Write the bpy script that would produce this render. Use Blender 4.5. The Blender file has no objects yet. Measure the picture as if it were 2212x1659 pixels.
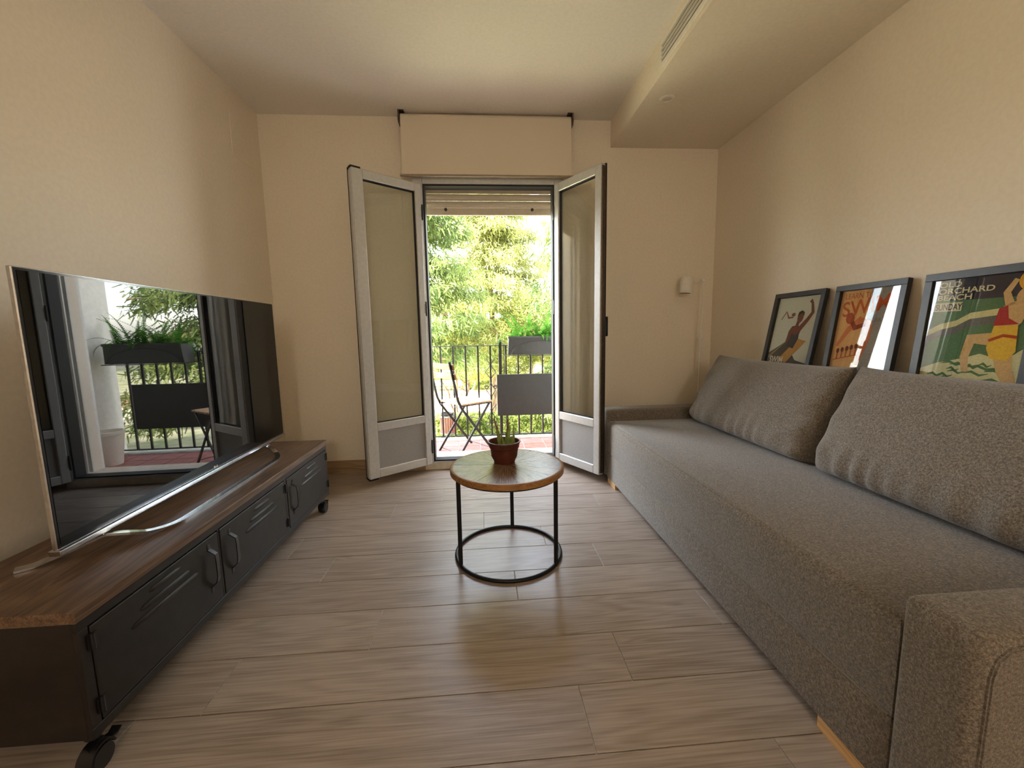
import bpy, bmesh, math, random
import numpy as np
from mathutils import Vector, Matrix
random.seed(7); RNG = np.random.default_rng(11)
PI = math.pi
C = bpy.context.scene.collection
S = bpy.context.scene

# ------------------------------------------------------------------ camera, world, sun, exposure
FPX, PITCH, YAW, ROLL = 883.796, 0.1238, 0.0717, -0.0182
CAM = Vector((1.4574, -3.0486, 1.0175))
cd = bpy.data.cameras.new('camera'); cam = bpy.data.objects.new('camera', cd); C.objects.link(cam)
cd.sensor_fit = 'HORIZONTAL'; cd.sensor_width = 36.0; cd.lens = FPX / 2212 * 36.0
cd.clip_start = 0.02; cd.clip_end = 300
_f = Vector((math.sin(YAW)*math.cos(PITCH), math.cos(YAW)*math.cos(PITCH), -math.sin(PITCH)))
_r = Vector((math.cos(YAW), -math.sin(YAW), 0)); _u = _r.cross(_f)
_r2 = _r*math.cos(ROLL) + _u*math.sin(ROLL); _u2 = -_r*math.sin(ROLL) + _u*math.cos(ROLL)
cam.matrix_world = Matrix(((_r2.x, _u2.x, -_f.x, CAM.x), (_r2.y, _u2.y, -_f.y, CAM.y), (_r2.z, _u2.z, -_f.z, CAM.z), (0, 0, 0, 1)))
S.camera = cam

SKY = 0.6
SUN = 9.0
EXPOSURE = 2.7
w = bpy.data.worlds.new('sky_world'); S.world = w; w.use_nodes = True
nt = w.node_tree; nt.nodes.clear()
sky = nt.nodes.new('ShaderNodeTexSky'); sky.sky_type = 'NISHITA'; sky.sun_disc = False
sky.sun_elevation = math.radians(48); sky.sun_rotation = math.radians(255); sky.air_density = 1.2; sky.dust_density = 2.0
bg = nt.nodes.new('ShaderNodeBackground'); bg.inputs[1].default_value = SKY
wo = nt.nodes.new('ShaderNodeOutputWorld')
hs = nt.nodes.new('ShaderNodeHueSaturation'); hs.inputs['Saturation'].default_value = 0.5   # hazy, pale summer sky
nt.links.new(sky.outputs[0], hs.inputs['Color']); nt.links.new(hs.outputs[0], bg.inputs[0]); nt.links.new(bg.outputs[0], wo.inputs[0])
sd = bpy.data.lights.new('sun', 'SUN'); sd.energy = SUN; sd.angle = math.radians(0.6); sd.color = (1.0, 0.95, 0.86)
so = bpy.data.objects.new('sun', sd); C.objects.link(so)
so.rotation_euler = Vector((0.72, 0.20, -0.72)).to_track_quat('-Z', 'Y').to_euler()
so.location = (0, -20, 30)
vs = S.view_settings
vs.view_transform = 'Standard'; vs.look = 'None'; vs.gamma = 1.0; vs.exposure = EXPOSURE; vs.use_curve_mapping = False
S.cycles.diffuse_bounces = 6; S.cycles.max_bounces = 14; S.cycles.transparent_max_bounces = 16
S.cycles.sample_clamp_indirect = 6.0

# ------------------------------------------------------------------ material helpers
def srgb(r, g, b):
    f = lambda c: ((c/255)/12.92 if c/255 <= 0.04045 else ((c/255+0.055)/1.055)**2.4)
    return (f(r), f(g), f(b), 1.0)
def mat(name, col, rough=0.6, metal=0.0, spec=0.5, **kw):
    m = bpy.data.materials.new(name); m.use_nodes = True
    b = m.node_tree.nodes['Principled BSDF']
    b.inputs['Base Color'].default_value = col; b.inputs['Roughness'].default_value = rough
    b.inputs['Metallic'].default_value = metal; b.inputs['Specular IOR Level'].default_value = spec
    for k, v in kw.items(): b.inputs[k].default_value = v
    return m
def nodes(m): return m.node_tree.nodes, m.node_tree.links, m.node_tree.nodes['Principled BSDF']
def ramp(n, stops):
    r = n.new('ShaderNodeValToRGB'); e = r.color_ramp.elements
    while len(e) < len(stops): e.new(0.5)
    for el, (p, c) in zip(e, stops): el.position = p; el.color = c
    return r
def speck(m, c1, c2, scale, bump=0.0, dist=0.002, lo=0.35, hi=0.65, detail=3, stretch=(1, 1, 1), coord='Object', rough=None):
    n, l, b = nodes(m)
    tc = n.new('ShaderNodeTexCoord'); mp = n.new('ShaderNodeMapping'); mp.inputs['Scale'].default_value = stretch
    nz = n.new('ShaderNodeTexNoise'); nz.inputs['Scale'].default_value = scale; nz.inputs['Detail'].default_value = detail
    r = ramp(n, [(lo, c1), (hi, c2)])
    l.new(tc.outputs[coord], mp.inputs[0]); l.new(mp.outputs[0], nz.inputs[0]); l.new(nz.outputs[0], r.inputs[0]); l.new(r.outputs[0], b.inputs['Base Color'])
    if bump:
        bp = n.new('ShaderNodeBump'); bp.inputs['Strength'].default_value = bump; bp.inputs['Distance'].default_value = dist
        l.new(nz.outputs[0], bp.inputs['Height']); l.new(bp.outputs[0], b.inputs['Normal'])
    return m
def wood(name, dark, mid, light, along='X', rough=0.45, scale=1.0, rnd=0.25, bump=0.12, spec=0.4, ring=1.0):
    """wood grain in object space, each object shifted and tinted by its own random value"""
    m = mat(name, mid, rough, spec=spec); n, l, b = nodes(m)
    tc = n.new('ShaderNodeTexCoord'); oi = n.new('ShaderNodeObjectInfo')
    off = n.new('ShaderNodeVectorMath'); off.operation = 'SCALE'
    cmb = n.new('ShaderNodeCombineXYZ'); 
    for i in range(3): l.new(oi.outputs['Random'], cmb.inputs[i])
    l.new(cmb.outputs[0], off.inputs[0]); off.inputs['Scale'].default_value = 37.0
    add = n.new('ShaderNodeVectorMath'); add.operation = 'ADD'
    l.new(tc.outputs['Object'], add.inputs[0]); l.new(off.outputs[0], add.inputs[1])
    st = {'X': (0.9, 9, 9), 'Y': (9, 0.9, 9), 'Z': (9, 9, 0.9)}[along]
    st2 = {'X': (5, 190, 190), 'Y': (190, 5, 190), 'Z': (190, 190, 5)}[along]
    mp = n.new('ShaderNodeMapping'); mp.inputs['Scale'].default_value = [s*scale for s in st]
    mp2 = n.new('ShaderNodeMapping'); mp2.inputs['Scale'].default_value = [s*scale for s in st2]
    l.new(add.outputs[0], mp.inputs[0]); l.new(add.outputs[0], mp2.inputs[0])
    n1 = n.new('ShaderNodeTexNoise'); n1.inputs['Scale'].default_value = 1.0; n1.inputs['Detail'].default_value = 2; n1.inputs['Distortion'].default_value = 0.6
    l.new(mp.outputs[0], n1.inputs[0])
    mul = n.new('ShaderNodeMath'); mul.operation = 'MULTIPLY'; mul.inputs[1].default_value = 16.0*ring; l.new(n1.outputs[0], mul.inputs[0])
    sn = n.new('ShaderNodeMath'); sn.operation = 'SINE'; 
    m2 = n.new('ShaderNodeMath'); m2.operation = 'MULTIPLY'; m2.inputs[1].default_value = 4.0; l.new(mul.outputs[0], m2.inputs[0]); l.new(m2.outputs[0], sn.inputs[0])
    n2 = n.new('ShaderNodeTexNoise'); n2.inputs['Scale'].default_value = 1.0; n2.inputs['Detail'].default_value = 4; l.new(mp2.outputs[0], n2.inputs[0])
    a = n.new('ShaderNodeMath'); a.operation = 'MULTIPLY_ADD'; a.inputs[1].default_value = 0.09; l.new(sn.outputs[0], a.inputs[0]); l.new(n2.outputs[0], a.inputs[2])
    a2 = n.new('ShaderNodeMath'); a2.operation = 'MULTIPLY_ADD'; a2.inputs[1].default_value = 0.35; l.new(n1.outputs[0], a2.inputs[0]); l.new(a.outputs[0], a2.inputs[2])
    a3 = n.new('ShaderNodeMath'); a3.operation = 'MULTIPLY_ADD'; a3.inputs[1].default_value = rnd; l.new(oi.outputs['Random'], a3.inputs[0]); l.new(a2.outputs[0], a3.inputs[2])
    lo = 0.40 + rnd*0.3; r = ramp(n, [(lo, dark), (lo+0.22, mid), (lo+0.5, light)])
    l.new(a3.outputs[0], r.inputs[0]); l.new(r.outputs[0], b.inputs['Base Color'])
    if bump:
        bp = n.new('ShaderNodeBump'); bp.inputs['Strength'].default_value = bump; bp.inputs['Distance'].default_value = 0.001
        l.new(a.outputs[0], bp.inputs['Height']); l.new(bp.outputs[0], b.inputs['Normal'])
    return m
def glass_mat(name, tint=(1, 1, 1, 1), f0=0.04, rough=0.0):
    m = bpy.data.materials.new(name); m.use_nodes = True; n = m.node_tree.nodes; l = m.node_tree.links; n.clear()
    o = n.new('ShaderNodeOutputMaterial'); t = n.new('ShaderNodeBsdfTransparent'); g = n.new('ShaderNodeBsdfGlossy'); mx = n.new('ShaderNodeMixShader'); fr = n.new('ShaderNodeFresnel')
    t.inputs[0].default_value = tint; g.inputs['Roughness'].default_value = rough; gm = n.new('ShaderNodeNewGeometry'); ma = n.new('ShaderNodeMath'); ma.operation = 'MULTIPLY_ADD'; ma.inputs[1].default_value = 1/1.5-1.5; ma.inputs[2].default_value = 1.5; l.new(gm.outputs['Backfacing'], ma.inputs[0]); l.new(ma.outputs[0], fr.inputs[0])   # same reflectance from both faces of the pane
    l.new(fr.outputs[0], mx.inputs[0]); l.new(t.outputs[0], mx.inputs[1]); l.new(g.outputs[0], mx.inputs[2]); l.new(mx.outputs[0], o.inputs[0])
    return m
def leaf_mat(name, c1, c2, scale=2.5, trans=0.35):
    m = bpy.data.materials.new(name); m.use_nodes = True; n = m.node_tree.nodes; l = m.node_tree.links; n.clear()
    o = n.new('ShaderNodeOutputMaterial'); d = n.new('ShaderNodeBsdfDiffuse'); t = n.new('ShaderNodeBsdfTranslucent'); mx = n.new('ShaderNodeMixShader'); mx.inputs[0].default_value = trans
    tc = n.new('ShaderNodeTexCoord'); nz = n.new('ShaderNodeTexNoise'); nz.inputs['Scale'].default_value = scale; nz.inputs['Detail'].default_value = 3
    r = ramp(n, [(0.35, c1), (0.65, c2)])
    l.new(tc.outputs['Object'], nz.inputs[0]); l.new(nz.outputs[0], r.inputs[0]); l.new(r.outputs[0], d.inputs[0]); l.new(r.outputs[0], t.inputs[0])
    l.new(d.outputs[0], mx.inputs[1]); l.new(t.outputs[0], mx.inputs[2]); l.new(mx.outputs[0], o.inputs[0])
    return m

M = {}
M['wall'] = speck(mat('cream_wall_paint', srgb(228, 217, 199), 0.75, spec=0.2), srgb(226, 215, 197), srgb(231, 220, 203), 60, 0.02, 0.001)
M['ceiling'] = speck(mat('matt_ceiling_paint', srgb(232, 226, 218), 0.85, spec=0.1), srgb(230, 224, 216), srgb(235, 229, 221), 60, 0.04, 0.001)
M['plank'] = wood('oak_look_plank', srgb(131, 117, 104), srgb(152, 137, 123), srgb(171, 156, 142), 'X', 0.33, rnd=0.10, bump=0.25, spec=0.5)
M['skirt'] = wood('oak_look_skirting', srgb(118, 94, 66), srgb(150, 122, 90), srgb(172, 146, 114), 'X', 0.42)
M['grout'] = speck(mat('pale_grout', srgb(196, 190, 178), 0.9), srgb(182, 176, 165), srgb(206, 200, 190), 90)
M['alu'] = speck(mat('silver_lacquered_aluminium', srgb(196, 196, 194), 0.38, 0.35), srgb(192, 192, 190), srgb(200, 200, 198), 40)
M['alu_panel'] = speck(mat('grey_infill_panel', srgb(150, 148, 146), 0.55, 0.1), srgb(146, 144, 142), srgb(154, 152, 150), 120)
M['rubber'] = speck(mat('black_rubber_gasket', srgb(16, 16, 17), 0.6), srgb(13, 13, 14), srgb(20, 20, 21), 80)
M['black_plastic'] = speck(mat('black_plastic', srgb(18, 18, 19), 0.35), srgb(15, 15, 16), srgb(22, 22, 23), 60)
M['glass'] = glass_mat('clear_glass', (0.93, 0.95, 0.93, 1))
M['frame_glass'] = glass_mat('picture_glass', (0.97, 0.97, 0.97, 1))
M['sill'] = speck(mat('pale_stone_sill', srgb(214, 204, 186), 0.5), srgb(206, 195, 176), srgb(222, 212, 196), 30)
M['shutter'] = speck(mat('cream_shutter_slat', srgb(206, 194, 174), 0.45), srgb(203, 191, 171), srgb(210, 198, 178), 50)
M['blind'] = speck(mat('cream_blind_fabric', srgb(218, 206, 187), 0.85, spec=0.1), srgb(214, 202, 182), srgb(223, 211, 192), 350, 0.1, 0.0005)
M['chrome'] = speck(mat('brushed_steel', srgb(200, 200, 202), 0.18, 1.0), srgb(192, 192, 195), srgb(206, 206, 208), 60)
M['dark_steel'] = speck(mat('bronze_bracket_steel', srgb(96, 84, 72), 0.35, 0.8), srgb(88, 76, 65), srgb(104, 92, 80), 60)
M['bar_brown'] = speck(mat('taupe_blind_bar', srgb(150, 134, 116), 0.5), srgb(145, 129, 111), srgb(156, 140, 122), 60)
M['white_metal'] = speck(mat('white_lacquer', srgb(226, 220, 208), 0.4), srgb(222, 216, 204), srgb(230, 224, 212), 60)
M['vent_dark'] = speck(mat('vent_cavity', srgb(70, 66, 60), 0.9), srgb(64, 60, 55), srgb(76, 72, 66), 60)
M['cab_metal'] = speck(mat('gunmetal_lacquer', srgb(36, 31, 29), 0.45, 0.2), srgb(32, 28, 26), srgb(40, 35, 32), 25, 0.03, 0.001)
M['handle_steel'] = speck(mat('worn_dark_steel', srgb(74, 69, 66), 0.26, 0.9), srgb(68, 64, 61), srgb(80, 75, 72), 40)
M['cab_wood'] = wood('walnut_brown_wood', srgb(64, 47, 36), srgb(96, 74, 58), srgb(122, 98, 78), 'Y', 0.42, 1.3, 0.0, 0.2)
M['screen'] = speck(mat('black_glossy_screen', (0.004, 0.0045, 0.005, 1), 0.015, spec=0.6), (0.0035, 0.004, 0.0045, 1), (0.0045, 0.005, 0.0055, 1), 5)
M['bezel'] = speck(mat('black_gloss_bezel', (0.006, 0.006, 0.006, 1), 0.12), (0.005, 0.005, 0.005, 1), (0.007, 0.007, 0.007, 1), 5)
M['sofa'] = mat('taupe_grey_tweed', srgb(128, 118, 106), 0.95, spec=0.15)
n, l, b = nodes(M['sofa'])
_tc = n.new('ShaderNodeTexCoord'); _n1 = n.new('ShaderNodeTexNoise'); _n1.inputs['Scale'].default_value = 430; _n1.inputs['Detail'].default_value = 2
_n2 = n.new('ShaderNodeTexNoise'); _n2.inputs['Scale'].default_value = 180; _n2.inputs['Detail'].default_value = 3
_mx = n.new('ShaderNodeMath'); _mx.operation = 'ADD'
_mm = n.new('ShaderNodeMath'); _mm.operation = 'MULTIPLY'; _mm.inputs[1].default_value = 0.5
_rp = ramp(n, [(0.36, srgb(84, 76, 68)), (0.5, srgb(114, 105, 94)), (0.64, srgb(146, 137, 124))])
l.new(_tc.outputs['Object'], _n1.inputs[0]); l.new(_tc.outputs['Object'], _n2.inputs[0]); l.new(_n1.outputs[0], _mx.inputs[0]); l.new(_n2.outputs[0], _mx.inputs[1]); l.new(_mx.outputs[0], _mm.inputs[0]); l.new(_mm.outputs[0], _rp.inputs[0]); l.new(_rp.outputs[0], b.inputs['Base Color'])
_bp = n.new('ShaderNodeBump'); _bp.inputs['Strength'].default_value = 0.5; _bp.inputs['Distance'].default_value = 0.0015; l.new(_n1.outputs[0], _bp.inputs['Height']); l.new(_bp.outputs[0], b.inputs['Normal'])
b.inputs['Sheen Weight'].default_value = 0.25
M['thread'] = speck(mat('pale_stitching', srgb(126, 117, 104), 0.9), srgb(118, 109, 97), srgb(134, 125, 112), 500)
M['beech'] = wood('pale_beech_leg', srgb(176, 130, 78), srgb(206, 160, 104), srgb(224, 184, 132), 'Y', 0.5, 1.5, 0.1)
M['black_frame'] = speck(mat('black_wood_frame', srgb(34, 31, 28), 0.4), srgb(28, 26, 24), srgb(40, 37, 34), 30)
M['table_wood'] = wood('parquet_wedge_wood', srgb(70, 50, 36), srgb(106, 80, 60), srgb(140, 112, 88), 'X', 0.27, 2.2, 0.45, 0.3, 0.6)
n, l, b = nodes(M['table_wood'])
_tc = n.new('ShaderNodeTexCoord'); _bk = n.new('ShaderNodeTexBrick'); _bk.inputs['Scale'].default_value = 1.0; _bk.inputs['Brick Width'].default_value = 0.045; _bk.inputs['Row Height'].default_value = 0.0095; _bk.inputs['Mortar Size'].default_value = 0.0007; _bk.inputs['Mortar Smooth'].default_value = 0.2
_bk.inputs['Color1'].default_value = (1.15, 1.15, 1.15, 1); _bk.inputs['Color2'].default_value = (0.72, 0.70, 0.68, 1); _bk.inputs['Mortar'].default_value = (0.25, 0.22, 0.2, 1)
_src = b.inputs['Base Color'].links[0].from_socket; _mx = n.new('ShaderNodeMix'); _mx.data_type = 'RGBA'; _mx.blend_type = 'MULTIPLY'; _mx.inputs[0].default_value = 1.0
l.new(_tc.outputs['Object'], _bk.inputs['Vector']); l.new(_src, _mx.inputs[6]); l.new(_bk.outputs[0], _mx.inputs[7]); l.new(_mx.outputs[2], b.inputs['Base Color'])
M['table_rim'] = wood('mango_wood_rim', srgb(104, 70, 36), srgb(142, 98, 54), srgb(168, 124, 76), 'X', 0.4, 1.5, 0.0)
M['table_metal'] = speck(mat('matt_black_steel', srgb(22, 21, 20), 0.45, 0.4), srgb(18, 17, 17), srgb(26, 25, 24), 60)
M['pot'] = speck(mat('brown_plastic_pot', srgb(82, 36, 24), 0.42), srgb(74, 31, 20), srgb(90, 42, 28), 30)
M['soil'] = speck(mat('dark_soil', srgb(48, 36, 26), 0.95), srgb(34, 25, 18), srgb(66, 50, 36), 120, 0.8, 0.005)
M['aloe'] = speck(mat('aloe_green', srgb(120, 140, 60), 0.4), srgb(96, 120, 48), srgb(150, 160, 84), 40)
M['aloe_tip'] = speck(mat('aloe_brown_tip', srgb(136, 92, 66), 0.6), srgb(118, 76, 52), srgb(152, 108, 80), 60)
M['iron'] = speck(mat('black_wrought_iron', srgb(20, 17, 16), 0.55, 0.0), srgb(16, 14, 13), srgb(26, 23, 21), 40)
M['grey_panel'] = speck(mat('charcoal_lacquer', srgb(32, 32, 30), 0.55), srgb(30, 30, 28), srgb(35, 35, 33), 30)
M['planter'] = speck(mat('grey_plastic_planter', srgb(46, 46, 44), 0.55), srgb(43, 43, 41), srgb(50, 50, 47), 30)
M['chair_wood'] = wood('acacia_slat', srgb(124, 92, 62), srgb(156, 120, 84), srgb(184, 148, 110), 'Y', 0.5, 2.0, 0.2)
M['terracotta'] = speck(mat('rosy_clay_tile', srgb(150, 88, 80), 0.6), srgb(138, 78, 70), srgb(164, 102, 94), 14, detail=6)
M['concrete'] = speck(mat('pale_concrete', srgb(196, 196, 190), 0.8), srgb(180, 180, 174), srgb(208, 208, 203), 18, 0.1, 0.002, detail=6)
M['render_white'] = speck(mat('white_facade_render', srgb(232, 230, 224), 0.9), srgb(226, 224, 218), srgb(238, 236, 230), 30, 0.2, 0.002)
M['lawn'] = speck(mat('sunlit_lawn', srgb(150, 148, 114), 1.0, spec=0.0), srgb(122, 132, 94), srgb(180, 172, 142), 1.4, 0.3, 0.02, detail=8)
M['path'] = speck(mat('sandy_path', srgb(220, 204, 176), 1.0, spec=0.0), srgb(206, 188, 160), srgb(232, 218, 194), 1.2, detail=8)
M['earth'] = speck(mat('brown_earth', srgb(150, 116, 90), 1.0, spec=0.0), srgb(126, 96, 72), srgb(172, 138, 110), 3, detail=8)
M['bark'] = speck(mat('grey_brown_bark', srgb(130, 106, 84), 0.95), srgb(92, 72, 56), srgb(166, 140, 114), 14, 0.8, 0.02, detail=6, stretch=(1, 1, 0.25))
M['needle'] = leaf_mat('cedar_needles', srgb(106, 112, 62), srgb(174, 176, 108), 1.3, 0.3)
M['needle_dark'] = leaf_mat('blue_green_needles', srgb(80, 98, 58), srgb(140, 152, 90), 1.3, 0.3)
M['leaf_y'] = leaf_mat('yellow_green_leaves', srgb(142, 146, 78), srgb(208, 206, 136), 1.1, 0.4)
M['leaf_g'] = leaf_mat('mid_green_leaves', srgb(114, 124, 66), srgb(180, 184, 112), 1.1, 0.4)
M['hedge'] = leaf_mat('hedge_leaves', srgb(88, 104, 48), srgb(166, 174, 100), 3.0, 0.3)
M['fern'] = leaf_mat('fern_green', srgb(38, 84, 26), srgb(84, 132, 46), 9.0, 0.4)
M['slat_red'] = wood('red_brown_bin_slat', srgb(70, 30, 22), srgb(98, 44, 32), srgb(120, 60, 46), 'Z', 0.6, 1.0, 0.2)
M['bin_metal'] = speck(mat('grey_bin_metal', srgb(80, 80, 80), 0.5, 0.4), srgb(72, 72, 72), srgb(90, 90, 90), 20)
M['bench_stone'] = speck(mat('grey_bench_wood', srgb(178, 168, 150), 0.8), srgb(160, 150, 134), srgb(196, 186, 168), 8)
M['far_wall'] = speck(mat('pale_apartment_render', srgb(236, 230, 220), 0.9), srgb(230, 224, 214), srgb(242, 236, 226), 2)
M['far_glass'] = speck(mat('dark_window_glass', srgb(96, 98, 100), 0.15), srgb(88, 90, 92), srgb(104, 106, 108), 2)
M['far_brick'] = speck(mat('orange_brick', srgb(190, 140, 100), 0.9), srgb(176, 126, 88), srgb(204, 156, 116), 6)
M['fill_glow'] = bpy.data.materials.new('warm_fill_globe'); M['fill_glow'].use_nodes = True  # glow of the added fill globe, not a lamp known to hang here
n, l, b = nodes(M['fill_glow']); b.inputs['Base Color'].default_value = (1, 0.9, 0.75, 1); b.inputs['Emission Color'].default_value = (1.0, 0.915, 0.80, 1); b.inputs['Emission Strength'].default_value = 11.0

# ------------------------------------------------------------------ mesh helpers
def box(bm, x0, x1, y0, y1, z0, z1, bev=0.0, seg=2):
    t = bmesh.new(); bmesh.ops.create_cube(t, size=1)
    for v in t.verts: v.co = Vector(((x0+x1)/2+v.co.x*(x1-x0), (y0+y1)/2+v.co.y*(y1-y0), (z0+z1)/2+v.co.z*(z1-z0)))
    if bev: bmesh.ops.bevel(t, geom=t.edges[:], offset=bev, segments=seg, profile=0.5, affect='EDGES')
    merge(bm, t); return bm
def merge(bm, t, mtx=None):
    if mtx is not None: t.transform(mtx)
    me = bpy.data.meshes.new('tmp'); t.to_mesh(me); t.free(); bm.from_mesh(me); bpy.data.meshes.remove(me)
def cyl(bm, p0, p1, r0, r1=None, seg=16, caps=True):
    p0, p1 = Vector(p0), Vector(p1); r1 = r0 if r1 is None else r1
    return tube(bm, [p0, p1], [r0, r1], seg, caps)
def tube(bm, pts, r, seg=10, caps=True, closed=False, flat=None):
    """sweep a circle (or a flat ellipse: flat=(a,b)) along pts"""
    pts = [Vector(p) for p in pts]; N = len(pts)
    rs = r if isinstance(r, (list, tuple)) else [r]*N
    rings = []; prev = None
    for i, p in enumerate(pts):
        a = pts[(i-1) % N] if (closed or i > 0) else p; c = pts[(i+1) % N] if (closed or i < N-1) else p
        t = (c-a).normalized()
        if prev is None:
            ref = Vector((0, 0, 1)) if abs(t.z) < 0.9 else Vector((0, 1, 0))
            nx = ref.cross(t).normalized()
        else:
            nx = (prev - t*prev.dot(t)).normalized()
        prev = nx; ny = t.cross(nx)
        fa, fb = flat if flat else (1, 1)
        rings.append([bm.verts.new(p + nx*math.cos(2*PI*k/seg)*rs[i]*fa + ny*math.sin(2*PI*k/seg)*rs[i]*fb) for k in range(seg)])
    for i in range(N if closed else N-1):
        A, B = rings[i], rings[(i+1) % N]
        for k in range(seg): bm.faces.new((A[k], A[(k+1) % seg], B[(k+1) % seg], B[k]))
    if caps and not closed:
        bm.faces.new(rings[0][::-1]); bm.faces.new(rings[-1])
    return bm
def ribbon(bm, pts, w, t, up=(0, 0, 1)):
    """sweep a rectangle w (sideways) by t (along up) through pts"""
    pts = [Vector(p) for p in pts]; up = Vector(up); rings = []
    for i, p in enumerate(pts):
        a = pts[max(i-1, 0)]; c = pts[min(i+1, len(pts)-1)]; d = (c-a).normalized()
        s = d.cross(up).normalized(); u = s.cross(d).normalized()
        rings.append([bm.verts.new(p+s*w/2*sx+u*t/2*sy) for sx, sy in ((-1, -1), (1, -1), (1, 1), (-1, 1))])
    for A, B in zip(rings, rings[1:]):
        for k in range(4): bm.faces.new((A[k], A[(k+1) % 4], B[(k+1) % 4], B[k]))
    bm.faces.new(rings[0][::-1]); bm.faces.new(rings[-1]); return bm
def lathe(bm, prof, seg=32, c=(0, 0, 0), closed_prof=False):
    c = Vector(c); rings = []
    for r, z in prof:
        rings.append([bm.verts.new(c+Vector((r*math.cos(2*PI*k/seg), r*math.sin(2*PI*k/seg), z))) for k in range(seg)] if r > 1e-6 else [bm.verts.new(c+Vector((0, 0, z)))])
    pairs = list(zip(rings, rings[1:])) + ([(rings[-1], rings[0])] if closed_prof else [])
    for A, B in pairs:
        for k in range(seg):
            a, b2 = A[k % len(A)], A[(k+1) % len(A)]; d, e = B[k % len(B)], B[(k+1) % len(B)]
            f = [a, b2, e, d]; f = [v for i, v in enumerate(f) if v not in f[:i]]
            if len(f) > 2: bm.faces.new(f)
    return bm
def poly(bm, pts, z=0.0):
    bm.faces.new([bm.verts.new((p[0], p[1], z)) for p in pts]); return bm
def slab(bm, pts, z0, z1):
    """prism of a 2D outline between two z levels"""
    a = [bm.verts.new((p[0], p[1], z0)) for p in pts]; b2 = [bm.verts.new((p[0], p[1], z1)) for p in pts]
    bm.faces.new(a[::-1]); bm.faces.new(b2)
    for i in range(len(pts)): bm.faces.new((a[i], a[(i+1) % len(pts)], b2[(i+1) % len(pts)], b2[i]))
    return bm
def new(): return bmesh.new()
def finish(bm, name, smooth=False, angle=40):
    bmesh.ops.recalc_face_normals(bm, faces=bm.faces[:])
    me = bpy.data.meshes.new(name)
    if smooth:
        for f in bm.faces: f.smooth = True
        for e in bm.edges:
            if len(e.link_faces) == 2 and e.calc_face_angle(0) > math.radians(angle): e.smooth = False
    bm.to_mesh(me); bm.free(); return me
def obj(name, bm, m, parent=None, smooth=False, label=None, loc=None, rot=None):
    me = bm if isinstance(bm, bpy.types.Mesh) else finish(bm, name, smooth)
    if not me.materials: me.materials.append(m if not isinstance(m, str) else M[m])
    o = bpy.data.objects.new(name, me); C.objects.link(o)
    if parent is not None: o.parent = parent
    if loc is not None: o.location = loc
    if rot is not None: o.rotation_euler = rot
    if label: o['label'] = label
    return o
def tag(o, label, cat=None, group=None, kind=None):
    o['label'] = label
    if cat: o['category'] = cat
    if group: o['group'] = group
    if kind: o['kind'] = kind
    return o
def thing(name, label, cat, loc=(0, 0, 0), rotz=0.0, group=None):
    o = bpy.data.objects.new(name, None); C.objects.link(o); o.empty_display_size = 0.1
    o.location = loc; o.rotation_euler = (0, 0, rotz)
    return tag(o, label, cat, group)
def struct(name, bm, m, label, smooth=False):
    o = obj(name, bm, m, None, smooth); o['kind'] = 'structure'; o['label'] = label; return o
def bx(*a, **k): return box(new(), *a, **k)
def np_mesh(name, verts, faces, mat_):
    me = bpy.data.meshes.new(name); me.from_pydata([tuple(v) for v in verts], [], [tuple(f) for f in faces]); me.materials.append(mat_); return me
def fast_mesh(name, V, F, mat_):
    """V (n,3) float, F (m,k) int with constant k"""
    me = bpy.data.meshes.new(name); k = F.shape[1]
    me.vertices.add(len(V)); me.vertices.foreach_set('co', V.astype(np.float32).ravel())
    me.loops.add(F.size); me.loops.foreach_set('vertex_index', F.astype(np.int32).ravel())
    me.polygons.add(len(F)); me.polygons.foreach_set('loop_start', np.arange(0, F.size, k, dtype=np.int32)); me.polygons.foreach_set('loop_total', np.full(len(F), k, dtype=np.int32))
    me.update(calc_edges=True); me.validate(); me.materials.append(mat_); return me
def text_mesh(s, size, bold=0.0, align='LEFT', sx=1.0):
    cu = bpy.data.curves.new('t', 'FONT'); cu.body = s; cu.size = size; cu.offset = bold; cu.align_x = align
    cu.fill_mode = 'FRONT'
    o = bpy.data.objects.new('t', cu); C.objects.link(o)
    dg = bpy.context.evaluated_depsgraph_get(); me = bpy.data.meshes.new_from_object(o.evaluated_get(dg))
    bpy.data.objects.remove(o); bpy.data.curves.remove(cu); me.materials.clear()
    for v in me.vertices: v.co.x *= sx
    return me

# ------------------------------------------------------------------ the room
W, H, XS, HS = 3.216, 2.5, 2.413, 2.32
YB = -6.2                      # rear wall, behind the camera
DX0, DX1, DZ1 = 1.02, 2.055, 2.12   # rough opening of the balcony door
WT = 0.27                      # outer wall thickness

floor = struct('floor', bx(-0.1, W+0.1, YB, 0.0, -0.12, -0.004), 'grout', 'wood-look tiled floor of the living room')
PW, PL, PO = 0.1972, 1.2085, -1.5975
joint = {-6: 1.185, -5: 0.917, -4: 1.443, -3: 0.532, -2: 0.756, -1: 0.362, 0: 1.062, 1: 0.664, 2: 0.50, 3: 0.95, -7: 0.70, -8: 0.3}
g = 0.0015
k = -9
while True:
    ya, yb = PO - k*PW, PO - (k+1)*PW
    if ya <= YB: break
    if yb < 0:
        y1, y0 = min(ya, -0.001), max(yb, YB)
        j = joint.get(k, (k*0.3771) % PL)
        xs = [0.0]; x = j % PL
        while x < W: xs.append(x); x += PL
        xs.append(W)
        for a, c in zip(xs, xs[1:]):
            if c - a < 0.03: continue
            bmm = bx(-(c-a)/2+g, (c-a)/2-g, (y0-y1)/2+g, (y1-y0)/2-g, -0.004, 0.0, 0.0008, 1)
            obj('plank', bmm, 'plank', floor, loc=((a+c)/2, (y0+y1)/2, 0))
    k += 1

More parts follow.
